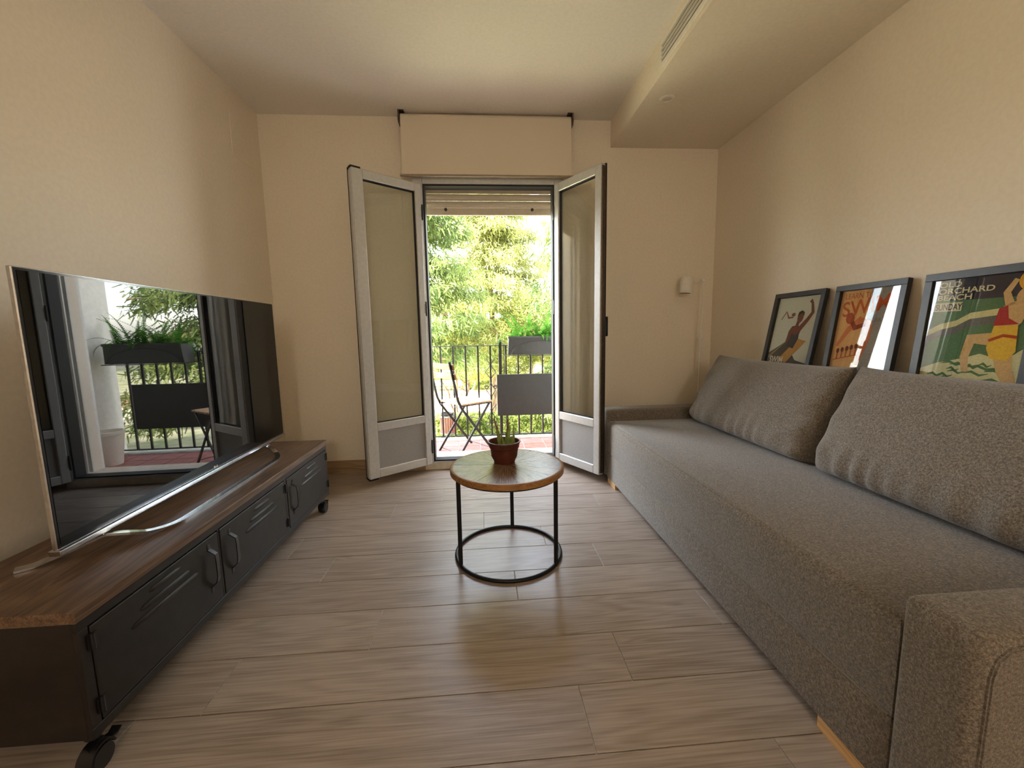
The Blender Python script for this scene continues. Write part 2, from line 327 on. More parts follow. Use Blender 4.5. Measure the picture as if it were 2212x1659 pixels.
bmw = new()   # wall with the door opening
box(bmw, -0.15, DX0, 0, WT, 0, H); box(bmw, DX1, W+0.15, 0, WT, 0, H); box(bmw, DX0, DX1, 0, WT, DZ1+0.02, H)
wall_back = struct('wall_back', bmw, 'wall', 'cream wall with the balcony door in it')
wl = struct('wall_left', bx(-0.15, 0, YB-0.15, 0, 0, H), 'wall', 'cream wall behind the television')
wr = struct('wall_right', bx(W, W+0.15, YB-0.15, 0, 0, H), 'wall', 'cream wall behind the sofa and the framed posters')
struct('wall_rear', bx(0, W, YB-0.15, YB, 0, H), 'wall', 'cream wall behind the camera')
ceil = struct('ceiling', bx(-0.15, W+0.15, YB-0.15, WT, H, H+0.15), 'ceiling', 'plain matt ceiling')
obj('soffit', bx(XS, W, YB, 0, HS, H), 'wall', ceil, label='lowered boxed ceiling strip above the sofa')
bb = new(); box(bb, 0, DX0-0.012, -0.013, 0, 0, 0.097, 0.001, 1)
struct('baseboard_back', bb, 'skirt', 'brown wood-look skirting under the balcony wall')
bb = new(); box(bb, DX1+0.012, W, -0.013, 0, 0, 0.097, 0.001, 1)
struct('baseboard_right', bb, 'skirt', 'brown wood-look skirting behind the sofa end')
M['skirt_y'] = wood('oak_look_skirting_side', srgb(118, 94, 66), srgb(150, 122, 90), srgb(172, 146, 114), 'Y', 0.42)
struct('baseboard_left', bx(0, 0.013, YB, -0.014, 0, 0.097, bev=0.001, seg=1), 'skirt_y', 'brown wood-look skirting behind the media cabinet')

# small fittings on walls and ceiling
t = thing('access_panel', 'flush cream access hatch high on the left wall near the corner', 'hatch', (0.0, -0.215, 2.235))
obj('cover', bx(0.0, 0.0035, -0.118, 0.118, -0.125, 0.135, bev=0.001, seg=1), 'wall', t)
t = thing('air_vent', 'long slotted air grille in the ceiling box above the sofa', 'vent', (XS, -0.825, 2.41))
bm = new(); box(bm, -0.006, 0, -1.3, -0.0, -0.068, -0.040, 0.001, 1); box(bm, -0.006, 0, -1.3, 0, 0.046, 0.062, 0.001, 1); box(bm, -0.006, 0, -0.022, 0, -0.040, 0.046); box(bm, -0.006, 0, -1.3, -1.278, -0.040, 0.046)
obj('frame', bm, 'white_metal', t)
obj('cavity', bx(-0.0015, 0.0, -1.278, -0.022, -0.04, 0.046), 'vent_dark', t)
for i in range(4):
    bm = new(); box(bm, -0.012, -0.002, -1.278, -0.022, -0.0015, 0.0015)
    obj('blade', bm, 'white_metal', t, loc=(0, 0, -0.029+i*0.0215))
t = thing('ceiling_spotlight', 'small round recessed spotlight in the lowered ceiling', 'spotlight', (2.542, -0.622, HS))
obj('trim_ring', lathe(new(), [(0.024, -0.001), (0.026, -0.006), (0.038, -0.005), (0.041, 0.0)], 32), 'white_metal', t, True)
obj('lens', lathe(new(), [(0.0, -0.003), (0.024, -0.002)], 24), 'shutter', t, True)
t = thing('light_switch', 'square cream light switch behind the opened left door leaf', 'switch', (0.60, 0.0, 1.13))
obj('plate', bx(-0.042, 0.042, -0.009, 0, -0.042, 0.042, bev=0.003), 'white_metal', t); obj('rocker', bx(-0.028, 0.028, -0.013, -0.009, -0.028, 0.028, bev=0.002), 'white_metal', t)
t = thing('added_fill_lamp', 'added warm fill globe hung out of view behind the camera', 'lamp', (1.75, -5.5, H))  # added out of view to brighten the room; daylight alone leaves it dim
obj('canopy', lathe(new(), [(0, 0), (0.07, 0), (0.07, -0.02), (0, -0.025)], 24), 'white_metal', t, True)
b2 = new(); cyl(b2, (0, 0, -0.02), (0, 0, -0.62), 0.004, seg=8); obj('cord', b2, 'white_metal', t, True)
obj('globe', lathe(new(), [(0.0, -0.90)]+[(0.15*math.sin(a), -0.76-0.14*math.cos(a)) for a in [PI*i/14 for i in range(1, 14)]]+[(0.0, -0.62)], 28), 'fill_glow', t, True)

# ------------------------------------------------------------------ balcony door
door = bpy.data.objects.new('door_1', None); C.objects.link(door); door['kind'] = 'structure'; door['label'] = 'silver aluminium double balcony door standing open'
door.location = (1.54, 0, 0); OX = 1.54
FY0, FY1 = -0.032, 0.045
bm = new()
for a, c in ((DX0-0.012-OX, 1.075-OX), (2.0-OX, DX1+0.012-OX)): box(bm, a, c, FY0, FY1, 0.055, 2.105, 0.003, 1)
box(bm, 1.0755-OX, 1.9995-OX, FY0, FY1, 2.055, 2.105, 0.003, 1); box(bm, 1.0755-OX, 1.9995-OX, FY0+0.01, FY1, 0.055, 0.068, 0.002, 1)
obj('frame', bm, 'alu', door)
bm = new()
box(bm, 1.076-OX, 1.088-OX, FY0+0.006, FY1+0.01, 0.068, 2.054); box(bm, 1.987-OX, 1.999-OX, FY0+0.006, FY1+0.01, 0.068, 2.054)
box(bm, 1.088-OX, 1.987-OX, FY0+0.006, FY1+0.01, 2.042, 2.054); box(bm, 1.088-OX, 1.987-OX, FY0+0.012, FY1+0.01, 0.068, 0.078)
obj('gasket', bm, 'rubber', door)
obj('sill', bx(DX0-0.012-OX, DX1+0.012-OX, -0.012, WT+0.01, 0.0, 0.054, bev=0.003, seg=1), 'sill', door)
obj('head_cover', bx(DX0-0.012-OX, DX1+0.012-OX, -0.045, 0.0, 2.108, 2.132, bev=0.003, seg=1), 'alu', door)
def leaf(hx, hy, fx, fy, sw_h, sw_f, side):
    """one hinged leaf: local x from hinge to free edge, local y = thickness away from the room side"""
    z0, z1 = 0.058, 2.045; L = math.hypot(fx-hx, fy-hy); a = math.atan2(fy-hy, fx-hx)
    th = 0.046*side
    y0, y1 = min(0, th), max(0, th)
    bm = new()
    box(bm, 0, sw_h, y0, y1, z0, z1, 0.003, 1); box(bm, L-sw_f, L, y0, y1, z0, z1, 0.003, 1)
    for za, zb in ((z0, 0.116), (0.378, 0.434), (1.99, z1)): box(bm, sw_h+0.0003, L-sw_f-0.0003, y0+0.0006, y1-0.0006, za, zb, 0.003, 1)
    lf = obj('leaf', bm, 'alu', door, loc=(hx-OX, hy, 0), rot=(0, 0, a))
    ym = (y0+y1)/2
    obj('glass_pane', bx(sw_h, L-sw_f, ym-0.003, ym+0.003, 0.434, 1.99), 'glass', lf)
    obj('lower_panel', bx(sw_h, L-sw_f, ym-0.008, ym+0.008, 0.116, 0.378), 'alu_panel', lf)
    bm = new()
    for s in (ym-0.007, ym+0.007):
        box(bm, sw_h, sw_h+0.003, s-0.004, s+0.004, 0.436, 1.988); box(bm, L-sw_f-0.003, L-sw_f, s-0.004, s+0.004, 0.436, 1.988); box(bm, sw_h+0.003, L-sw_f-0.003, s-0.004, s+0.004, 1.985, 1.99); box(bm, sw_h+0.003, L-sw_f-0.003, s-0.004, s+0.004, 0.434, 0.437)
    obj('pane_seal', bm, 'rubber', lf)
    bm = new(); box(bm, L-0.004, L+0.006, y0+0.008, y1-0.006, z0+0.01, z1-0.012, 0.002, 1); obj('edge_profile', bm, 'dark_steel' if side > 0 else 'alu', lf)
    rub = y1 if side > 0 else y0
    bm = new(); gw = 0.010 if side > 0 else 0.004; box(bm, L-0.008, L+0.007, rub-gw*0.8*side if side < 0 else rub-gw, rub+0.001, z0-0.004, z1+0.004, 0.001, 1); obj('edge_gasket', bm, 'rubber', lf)
    bm = new(); box(bm, L-0.062, L+0.003, y0+0.004, y1-0.004, z1, z1+0.012, 0.002, 1); box(bm, L-0.062, L+0.003, y0+0.004, y1-0.004, z0-0.012, z0, 0.002, 1)
    if side < 0: obj('end_stop', bm, 'rubber', lf)
    else: bm.free()
    for z in (0.19, 1.20, 1.86):
        hb = new(); cyl(hb, (-0.007, 0.006*side, z-0.05), (-0.007, 0.006*side, z+0.05), 0.0085, seg=12); box(hb, -0.006, 0.012, min(0, 0.012*side), max(0, 0.012*side), z-0.035, z+0.035, 0.002, 1)
        obj('hinge', hb, 'black_plastic', lf, True)
    return lf, L, y0, y1
lf, L, y0, y1 = leaf(1.067, -0.056, 0.690, -0.347, 0.045, 0.072, -1)
lf, L, y0, y1 = leaf(1.993, -0.056, 2.217, -0.442, 0.045, 0.052, 1)
hb = new(); ys = y1
box(hb, L-0.042, L-0.016, ys, ys+0.008, 1.01, 1.15, 0.003, 1); cyl(hb, (L-0.029, ys+0.006, 1.10), (L-0.029, ys+0.042, 1.10), 0.009, seg=14)
box(hb, L-0.042, L-0.016, ys+0.036, ys+0.050, 0.985, 1.115, 0.005, 2)
obj('handle', hb, 'black_plastic', lf, True)

# roller shutter in the opening
t = thing('roller_shutter', 'cream roller shutter pulled almost fully up in the door opening', 'shutter', (1.54, 0.14, 1.89))
prof = [(0.0, 0.0), (-0.013, 0.007), (-0.018, 0.020), (-0.018, 0.032), (-0.012, 0.044), (0.0, 0.05)]
me = None
for i in range(5):
    if me is None:
        b2 = new(); A = [b2.verts.new((-0.485, y, z)) for y, z in prof]; B = [b2.verts.new((0.485, y, z)) for y, z in prof]
        b2.faces.new(A[::-1]); b2.faces.new(B)
        for q in range(len(prof)): b2.faces.new((A[q], A[(q+1) % 6], B[(q+1) % 6], B[q]))
        me = finish(b2, 'slat'); me.materials.append(M['shutter'])
    obj('slat', me, 'shutter', t, loc=(0, 0, 0.052+i*0.051))
obj('bottom_bar', bx(-0.485, 0.485, -0.012, 0.006, 0.0, 0.050, bev=0.003, seg=1), 'shutter', t)
for x in (-0.32, 0.32):
    b2 = new(); cyl(b2, (x, -0.022, 0.038), (x, -0.010, 0.038), 0.011, seg=14); obj('stop_button', b2, 'black_plastic', t, True)
for s in (-1, 1):
    b2 = new(); box(b2, s*0.486, s*0.513, -0.025, -0.014, -1.83, 0.33, 0.001, 1); box(b2, s*0.486, s*0.513, 0.012, 0.022, -1.83, 0.33, 0.001, 1); obj('guide_rail', b2, 'alu', t)

# roller blind hanging in front of the lintel
t = thing('roller_blind', 'cream roller blind rolled up above the balcony door', 'blind', (1.533, -0.055, 2.5))
b2 = new(); cyl(b2, (-0.578, 0.0, -0.040), (0.578, 0.0, -0.040), 0.030, seg=28); obj('roll', b2, 'blind', t, True)
b2 = new(); box(b2, -0.578, 0.578, -0.0312, -0.0300, -0.408, -0.036); obj('fabric', b2, 'blind', t)
b2 = new(); cyl(b2, (-0.594, -0.030, -0.410), (0.594, -0.030, -0.410), 0.008, seg=14); obj('bottom_bar', b2, 'bar_brown', t, True)
for s in (-1, 1):
    b2 = new(); box(b2, s*0.582, s*0.590, -0.040, 0.03, -0.078, 0.0, 0.001, 1); box(b2, s*0.582-(0.03 if s > 0 else 0), s*0.582+(0.03 if s < 0 else 0), -0.04, 0.03, -0.004, 0.0); cyl(b2, (s*0.59, -0.0, -0.04), (s*0.596, -0.0, -0.04), 0.022, seg=16)
    obj('bracket', b2, 'dark_steel', t, True)
b2 = new(); tube(b2, [(-0.593, -0.022, -0.05), (-0.593, -0.022, -0.9)], 0.0012, 6); 
obj('pull_chain', b2, 'white_metal', t)

# ------------------------------------------------------------------ media cabinet
CX0, CX1, CY0, CY1, CZ0, CZ1 = 0.125, 0.535, -2.137, -0.652, 0.095, 0.392
t = thing('media_cabinet', 'low dark metal locker-style media cabinet with brown wooden top', 'cabinet', ((CX0+CX1)/2, (CY0+CY1)/2, 0))
ox, oy = (CX0+CX1)/2, (CY0+CY1)/2
hx, hy = (CX1-CX0)/2, (CY1-CY0)/2
b2 = new()
box(b2, -hx, hx-0.012, -hy, hy, CZ0, CZ1, 0.002, 1)                      # carcass
box(b2, hx-0.011, hx, -hy, hy, CZ1-0.026, CZ1, 0.001, 1); box(b2, hx-0.011, hx, -hy, hy, CZ0, CZ0+0.026, 0.001, 1)
dw = [(-hy+0.028, -hy+0.487), (-hy+0.500, -hy+0.966), (-hy+0.990, hy-0.022)]
for a, c in ((-hy, dw[0][0]-0.003), (dw[0][1]+0.003, dw[1][0]-0.003), (dw[1][1]+0.003, dw[2][0]-0.003), (dw[2][1]+0.003, hy)):
    box(b2, hx-0.011, hx, a, c, CZ0+0.0265, CZ1-0.0265, 0.001, 1)
obj('body', b2, 'cab_metal', t)
obj('top', bx(-hx-0.004, hx+0.006, -hy-0.006, hy+0.006, CZ1, 0.42, bev=0.0025), 'cab_wood', t)
for i, (a, c) in enumerate(dw):
    dz0, dz1 = CZ0+0.030, CZ1-0.030
    d = obj('door', bx(hx-0.011, hx+0.002, a, c, dz0, dz1, bev=0.0018, seg=1), 'cab_metal', t)
    hsd = c-0.050 if i == 0 else a+0.050
    b3 = new(); pts = [(hx+0.002, 0, 0.066), (hx+0.024, 0, 0.050), (hx+0.026, 0, 0.030), (hx+0.026, 0, -0.028), (hx+0.022, 0, -0.046), (hx+0.002, 0, -0.066)]
    ribbon(b3, pts, 0.015, 0.003, up=(1, 0, 0.001)); box(b3, hx+0.002, hx+0.0035, -0.006, 0.006, 0.062, 0.085); box(b3, hx+0.002, hx+0.0035, -0.006, 0.006, -0.085, -0.062)
    obj('handle', b3, 'handle_steel', d, loc=(0, hsd, 0.258), label='dark steel bow handle')
    for q in range(3):
        mid = (a+c)/2 + (-0.005 if i == 0 else 0.035); half = (0.058, 0.092, 0.124)[q]
        b3 = new(); tube(b3, [(0, -half, 0), (0, -half+0.012, 0), (0, half-0.012, 0), (0, half, 0)], [0.002, 0.0075, 0.0075, 0.002], 10); 
        for v in b3.verts: v.co.x *= 0.75
        obj('louvre', b3, 'cab_metal', d, True, loc=(hx+0.0018, mid, (0.337, 0.306, 0.278)[q]))
    hs2 = a if i == 0 else c
    for z in (CZ0+0.07, CZ1-0.065):
        b3 = new(); cyl(b3, (hx+0.005, hs2+(-0.002 if i == 0 else 0.002), z-0.02), (hx+0.005, hs2+(-0.002 if i == 0 else 0.002), z+0.02), 0.005, seg=10); box(b3, hx+0.002, hx+0.004, hs2-0.012, hs2+0.012, z-0.018, z+0.018)
        obj('hinge', b3, 'black_plastic', d, True)
for sx in (-1, 1):
    for sy in (-1, 1):
        cx, cy = sx*(hx-0.035), sy*(hy-0.035)
        b3 = new(); box(b3, cx-0.03, cx+0.03, cy-0.03, cy+0.03, CZ0-0.004, CZ0, 0.001, 1); cyl(b3, (cx, cy, CZ0-0.02), (cx, cy, CZ0-0.004), 0.018, seg=16)
        ca = obj('caster', b3, 'black_plastic', t, True)
        wx, wy = cx+0.012, cy-0.012
        b3 = new(); 
        for s in (-1, 1): cyl(b3, (wx+s*0.004, wy, 0.03), (wx+s*0.018, wy, 0.03), 0.030, 0.027, 20)
        obj('wheel', b3, 'black_plastic', ca, True)
        b3 = new(); ribbon(b3, [(wx, wy+0.034*math.cos(a), 0.03+0.034*math.sin(a)) for a in [math.radians(15+15*q) for q in range(11)]], 0.034, 0.004, up=(0, 0.01, 1)); box(b3, wx-0.003, wx+0.003, wy-0.02, wy+0.02, 0.03, 0.066)
        obj('hood', b3, 'black_plastic', ca, True)
        if sx > 0:
            b3 = new(); ribbon(b3, [(wx+0.0, wy+0.025, 0.05), (wx+0.0, wy+0.045, 0.045), (wx, wy+0.058, 0.052)], 0.022, 0.004); obj('brake_pedal', b3, 'black_plastic', ca)

# ------------------------------------------------------------------ television
tw, tz0, tz1 = 1.284, 0.468, 1.199
ta = math.atan2(0.320-0.348, -0.684+1.967)   # slight turn
tv = thing('television', 'large flat black television with silver lower edge on media cabinet', 'television', (0.334, -1.3255, 0.42), -math.atan2(0.320-0.348, 1.283))
# local: x = towards the room, y along the screen, z up from the cabinet top
zb, zt = tz0-0.42, tz1-0.42; hw = tw/2
b2 = new(); box(b2, -0.012, 0.0, -hw, hw, zb+0.012, zt, 0.002, 1); obj('housing', b2, 'chrome', tv)
b2 = new(); box(b2, -0.0115, 0.0012, -hw+0.0035, hw-0.0035, zb+0.014, zt-0.0025, 0.0008, 1); obj('bezel', b2, 'bezel', tv)
b2 = new(); box(b2, 0.0, 0.0022, -hw+0.010, hw-0.010, zb+0.024, zt-0.009); obj('screen', b2, 'screen', tv)
b2 = new(); box(b2, -0.022, 0.010, -hw-0.001, hw+0.001, zb-0.004, zb+0.012, 0.003, 2); obj('lower_bar', b2, 'chrome', tv)
b2 = new(); box(b2, -0.055, -0.012, -hw*0.75, hw*0.75, zb+0.03, zb+0.42, 0.012, 2); obj('rear_cover', b2, 'bezel', tv)
lg = new(); cyl(lg, (0.0012, 0.012, zb+0.019), (0.0022, 0.012, zb+0.019), 0.0042, seg=14)
obj('logo_disc', lg, 'white_metal', tv)
me = text_mesh('LG', 0.011); o = obj('logo_text', me, 'white_metal', tv, loc=(0.0024, 0.019, zb+0.0152), rot=(PI/2, 0, PI/2))
# sled stand: front bar on the cabinet, arms rising to the lower bar, rear feet
def arc(p, q, r_, n_=6): return [(p[0]+(q[0]-p[0])*i/n_, p[1]+(q[1]-p[1])*i/n_, p[2]+(q[2]-p[2])*i/n_) for i in range(n_+1)]
def bez(P0, P1, P2, n_=8): return [tuple((1-s)**2*a+2*s*(1-s)*b_+s*s*c_ for a, b_, c_ in zip(P0, P1, P2)) for s in [i/n_ for i in range(n_+1)]]
yl, yr = -0.405, 0.335
pts = [(0.0, yl-0.105, zb-0.008), (0.045, yl-0.075, 0.026)] + bez((0.070, yl-0.05, 0.014), (0.112, yl-0.005, 0.004), (0.112, yl+0.06, 0.004)) + bez((0.112, yr-0.06, 0.004), (0.112, yr+0.005, 0.004), (0.070, yr+0.05, 0.014)) + [(0.045, yr+0.075, 0.026), (0.0, yr+0.105, zb-0.008)]
b2 = new(); ribbon(b2, pts, 0.022, 0.007); obj('front_stand', b2, 'chrome', tv)
for s, y in ((-1, yl-0.105), (1, yr+0.105)):
    b2 = new(); ribbon(b2, [(0.004, y, zb-0.008), (-0.05, y+s*0.05, 0.02), (-0.10, y+s*0.095, 0.004), (-0.125, y+s*0.115, 0.004)], 0.03, 0.006); obj('rear_foot', b2, 'chrome', tv)

# ------------------------------------------------------------------ sofa
SXF = 2.285; SY0, SY1 = -2.352, -0.402
sofa = thing('sofa', 'long taupe grey tweed sofa bed with low armrests along the right wall', 'sofa', (2.75, (SY0+SY1)/2, 0))
ox, oy = 2.75, (SY0+SY1)/2
def sb(x0, x1, y0, y1, z0, z1, bev, seg=5): 
    return bx(x0-ox, x1-ox, y0-oy, y1-oy, z0, z1, bev=bev, seg=seg)
obj('base', sb(SXF+0.001, 3.195, SY0+0.003, SY1-0.003, 0.035, 0.208, 0.005, 2), 'sofa', sofa, True)
b2 = sb(SXF, 3.10, SY0+0.002, SY1-0.002, 0.2085, 0.424, 0)
bmesh.ops.bevel(b2, geom=[e for e in b2.edges if min(v.co.z for v in e.verts) > 0.3], offset=0.032, segments=6, profile=0.5, affect='EDGES')
bmesh.ops.bevel(b2, geom=[e for e in b2.edges if max(v.co.z for v in e.verts) < 0.21], offset=0.005, segments=2, profile=0.5, affect='EDGES')
obj('seat', b2, 'sofa', sofa, True)
b2 = new(); tube(b2, [(SXF-ox+0.0012, SY0-oy+0.01, 0.2085), (SXF-ox+0.0012, SY1-oy-0.01, 0.2085)], 0.0022, 6); obj('seam', b2, 'thread', sofa)
for y0, y1 in ((SY0-0.135, SY0), (SY1, SY1+0.135)):
    b2 = sb(SXF-0.012, 3.20, y0, y1, 0.036, 0.497, 0.024, 5)
    arm = obj('armrest', b2, 'sofa', sofa, True)
    out = y0 if y0 < -1.5 else y1
    s = -1 if y0 < -1.5 else 1
    b3 = new(); pr = [(SXF+0.006, 0.05), (SXF+0.006, 0.43), (SXF+0.014, 0.46), (SXF+0.034, 0.477), (SXF+0.06, 0.482), (3.16, 0.482), (3.19, 0.47), (3.19, 0.05)]
    A = [b3.verts.new((x-ox, out-oy-s*0.004, z)) for x, z in pr]; B = [b3.verts.new((x-ox, out-oy+s*0.006, z)) for x, z in pr]
    b3.faces.new(A); b3.faces.new(B[::-1])
    for q in range(len(pr)): b3.faces.new((A[q], A[(q+1) % len(pr)], B[(q+1) % len(pr)], B[q]))
    bmesh.ops.bevel(b3, geom=[e for e in b3.edges], offset=0.003, segments=2, affect='EDGES')
    obj('side_panel', b3, 'sofa', arm, True)
obj('backrest', sb(3.06, 3.205, SY0+0.004, SY1-0.004, 0.2075, 0.712, 0.02, 4), 'sofa', sofa, True)
for x, xb in ((SXF+0.004, SXF+0.044), (3.13, 3.17)):
    for y in (SY0+0.03, SY1-0.165):
        b2 = sb(x, xb, y, y+0.15, 0.0, 0.035, 0.001, 1); obj('leg', b2, 'beech', sofa, label='flat pale wooden foot')
for x, xb in ((SXF+0.002, SXF+0.042),):
    b2 = sb(x, xb, SY0-0.11, SY0+0.024, 0.0, 0.035, 0.001, 1); obj('leg', b2, 'beech', sofa)

def cushion(label, yc, width, height, thick, lean, xb, zb_, seed, ridge=0.0):
    """plump back cushion: local y width, z height, x thickness (front = -x)"""
    NU, NV = 72, 34; rng = np.random.default_rng(seed)
    us = np.linspace(-1, 1, NU); vs_ = np.linspace(-1, 1, NV)
    ph = rng.uniform(0, 6.28, 8)
    verts = []; faces = []
    def shape(u, v, side):
        e = (1-abs(u)**8)**0.5*(1-abs(v)**(4.5 if v < 0 else 7))**0.5; h_ = v*0.5+0.5; hb_ = thick*(0.5-0.26*h_)
        pin = 1 - 0.035*(1-abs(v)**3)*abs(u)**8
        pin2 = 1 - 0.05*(1-abs(u)**4)*abs(v)**8
        y = u*width/2*pin*(1-0.02*v*v); z = (v*0.5*pin2+0.5)*height
        x = lean*h_ + side*hb_*(e*(0.84+0.12*math.cos(u*1.5)*math.cos(v*1.2))+0.05)
        if abs(u) < 1 and abs(v) < 1:
            wr = 0.008*math.exp(-((v+0.66)/0.30)**2)*math.sin(u*34+ph[0]+2*math.sin(u*5+ph[1]))*(0.4+0.6*math.sin(u*3+ph[2])**2)
            wr += 0.007*math.exp(-((abs(u)-0.86)/0.12)**2)*math.sin(v*11+ph[3]+u*6)
            wr += 0.005*math.sin(u*2.1+ph[4])*math.sin(v*1.9+ph[5])
            x += side*wr*min(1, e*1.3)
        return (x, y, z)
    fr = [[None]*NV for _ in us]; bk = [[None]*NV for _ in us]
    for i, u in enumerate(us):
        for j, v in enumerate(vs_):
            edge = i in (0, NU-1) or j in (0, NV-1)
            fr[i][j] = len(verts); verts.append(shape(u, v, -1)); bk[i][j] = len(verts); verts.append(shape(u, v, 1))
    for i in range(NU-1):
        for j in range(NV-1):
            faces.append((fr[i][j], fr[i+1][j], fr[i+1][j+1], fr[i][j+1])); faces.append((bk[i][j], bk[i][j+1], bk[i+1][j+1], bk[i+1][j]))
    for i in range(NU-1):
        for j in (0, NV-1): faces.append((fr[i][j], fr[i+1][j], bk[i+1][j], bk[i][j]) )
    for j in range(NV-1):
        for i in (0, NU-1): faces.append((fr[i][j], fr[i][j+1], bk[i][j+1], bk[i][j]))
    me = np_mesh('cushion', verts, faces, M['sofa'])
    b3 = new(); b3.from_mesh(me); bpy.data.meshes.remove(me)
    me = finish(b3, 'cushion', True, 60); me.materials.append(M['sofa'])
    t = thing('cushion', label, 'cushion', (xb, yc, zb_), 0, 'back cushions on the sofa'); 
    c = obj('cover', me, 'sofa', t, True)
    b3 = new(); ring = [(lean*(v*0.5+0.5), s*width/2*(1-0.035*(1-abs(v)**3)*1)*(1-0.02*v*v)+0, (v*0.5+0.5)*height) for s, v in [(1, -0.8+1.6*i/12) for i in range(13)]]
    tube(b3, [(p[0], p[1]+0.0005, p[2]) for p in ring], 0.002, 6); obj('zip_seam', b3, 'thread', t)
    return t
cushion('taupe back cushion next to the floor lamp, leaning in the far sofa corner', -0.935, 1.02, 0.425, 0.30, 0.15, 2.885, 0.4225, 3)
cushion('taupe back cushion nearest the camera, below the large bathing poster', -1.900, 0.90, 0.430, 0.30, 0.15, 2.885, 0.4225, 5)

# ------------------------------------------------------------------ framed posters leaning on the wall
def flat(c, rough=0.8):
    k_ = 'print_%d_%d_%d' % c
    if k_ not in M: M[k_] = speck(mat(k_, srgb(*c), rough, spec=0.1), srgb(*[max(0, v-7) for v in c]), srgb(*[min(255, v+7) for v in c]), 160)
    return M[k_]
def poster(label, y0, width, height, lean, fw, grp='framed posters leaning behind the cushions'):
    zb_ = 1.211 - height*math.cos(lean); xb = 3.206 - height*math.sin(lean)
    t = tag(bpy.data.objects.new('framed_poster', None), label, 'poster', grp); C.objects.link(t)
    s, c = math.sin(lean), math.cos(lean)
    t.matrix_world = Matrix(((0, s, -c, xb), (-1, 0, 0, y0), (0, c, s, zb_), (0, 0, 0, 1)))
    b3 = new(); d = 0.018
    box(b3, 0, width, 0, fw, -0.004, d, 0.001, 1); box(b3, 0, width, height-fw, height, -0.004, d, 0.001, 1); box(b3, 0, fw, fw, height-fw, -0.004, d, 0.001, 1); box(b3, width-fw, width, fw, height-fw, -0.004, d, 0.001, 1)
    obj('frame', b3, 'black_frame', t)
    obj('backing', bx(fw*0.6, width-fw*0.6, fw*0.6, height-fw*0.6, -0.003, 0.0), 'black_frame', t)
    obj('glass', bx(fw*0.9, width-fw*0.9, fw*0.9, height-fw*0.9, 0.0085, 0.0100), 'frame_glass', t)
    return t
def sheet(t, name, pts, col, lvl):
    b3 = new(); poly(b3, pts, 0.0006+lvl*0.0004); return obj(name, b3, flat(col), t)
def strokes(pts, ws):
    """2D outline of a tapering limb"""
    P = [Vector((p[0], p[1])) for p in pts]; Lf, Rt = [], []
    for i, p in enumerate(P):
        d = (P[min(i+1, len(P)-1)]-P[max(i-1, 0)]).normalized(); nrm = Vector((-d.y, d.x)); w_ = ws[i] if isinstance(ws, (list, tuple)) else ws
        Lf.append(p+nrm*w_/2); Rt.append(p-nrm*w_/2)
    return [tuple(v) for v in Lf+Rt[::-1]]
def blob(cx, cy, rx, ry, n_=20, rot=0): 
    return [(cx+rx*math.cos(a)*math.cos(rot)-ry*math.sin(a)*math.sin(rot), cy+rx*math.cos(a)*math.sin(rot)+ry*math.sin(a)*math.cos(rot)) for a in [2*PI*i/n_ for i in range(n_)]]
def words(t, s, x, y, size, col, lvl, bold=0.0, sx=1.0, rot=0.0, name='lettering'):
    me = text_mesh(s, size, bold, sx=sx); return obj(name, me, flat(col), t, loc=(x, y, 0.0006+lvl*0.0004), rot=(0, 0, rot))
def R(x0, x1, y0, y1): return [(x0, y0), (x1, y0), (x1, y1), (x0, y1)]

FW, FH, FB = 0.357, 0.50, 0.026
# poster 1: pale ground, generic waving swimmer, grey and ochre blocks
t = poster('smallest-looking black framed poster with a waving swimmer, farthest from the camera', -0.720, FW, FH, math.radians(10), FB)
i0, i1, j0, j1 = FB, FW-FB, FB, FH-FB
sheet(t, 'print_ground', R(i0, i1, j0, j1), (196, 196, 176), 0)
sheet(t, 'print_shape', [(i0, j0), (i1, j0), (i1, j0+0.085), (0.235, 0.128), (0.17, 0.20), (0.10, 0.19), (i0, 0.125)], (58, 58, 58), 1)
sheet(t, 'print_shape', [(i0, 0.16), (0.155, 0.235), (0.20, 0.215), (0.09, 0.11), (i0, 0.10)], (70, 68, 62), 2)
sheet(t, 'print_shape', [(0.115, 0.13), (0.17, 0.108), (0.285, 0.232), (0.225, 0.245)], (176, 128, 60), 3)
sheet(t, 'print_shape', strokes([(0.03, 0.135), (0.14, 0.225)], [0.012, 0.004]), (140, 120, 76), 3)
sheet(t, 'print_figure', [(0.14, 0.22), (0.148, 0.285), (0.165, 0.312), (0.205, 0.318), (0.235, 0.30), (0.222, 0.25), (0.205, 0.205)], (116, 58, 42), 4)
sheet(t, 'print_figure', [(0.15, 0.205), (0.175, 0.275), (0.20, 0.262), (0.225, 0.282), (0.228, 0.245), (0.205, 0.19)], (52, 56, 66), 5)
sheet(t, 'print_figure', strokes([(0.222, 0.298), (0.262, 0.345), (0.288, 0.385), (0.272, 0.435), (0.258, 0.45)], [0.03, 0.024, 0.02, 0.015, 0.02]), (116, 58, 42), 5)
sheet(t, 'print_figure', strokes([(0.198, 0.31), (0.205, 0.34)], 0.022), (108, 52, 38), 5)
sheet(t, 'print_figure', blob(0.212, 0.362, 0.021, 0.031), (112, 56, 40), 6)
sheet(t, 'print_figure', [(0.19, 0.368), (0.196, 0.39), (0.215, 0.398), (0.234, 0.388), (0.236, 0.366), (0.226, 0.382), (0.205, 0.378)], (44, 34, 30), 7)
sheet(t, 'print_shape', strokes([(0.072, 0.352), (0.10, 0.395), (0.125, 0.36), (0.158, 0.362)], [0.006, 0.011, 0.012, 0.007]), (130, 70, 48), 2)
sheet(t, 'print_shape', blob(0.157, 0.377, 0.014, 0.010), (130, 70, 48), 3)
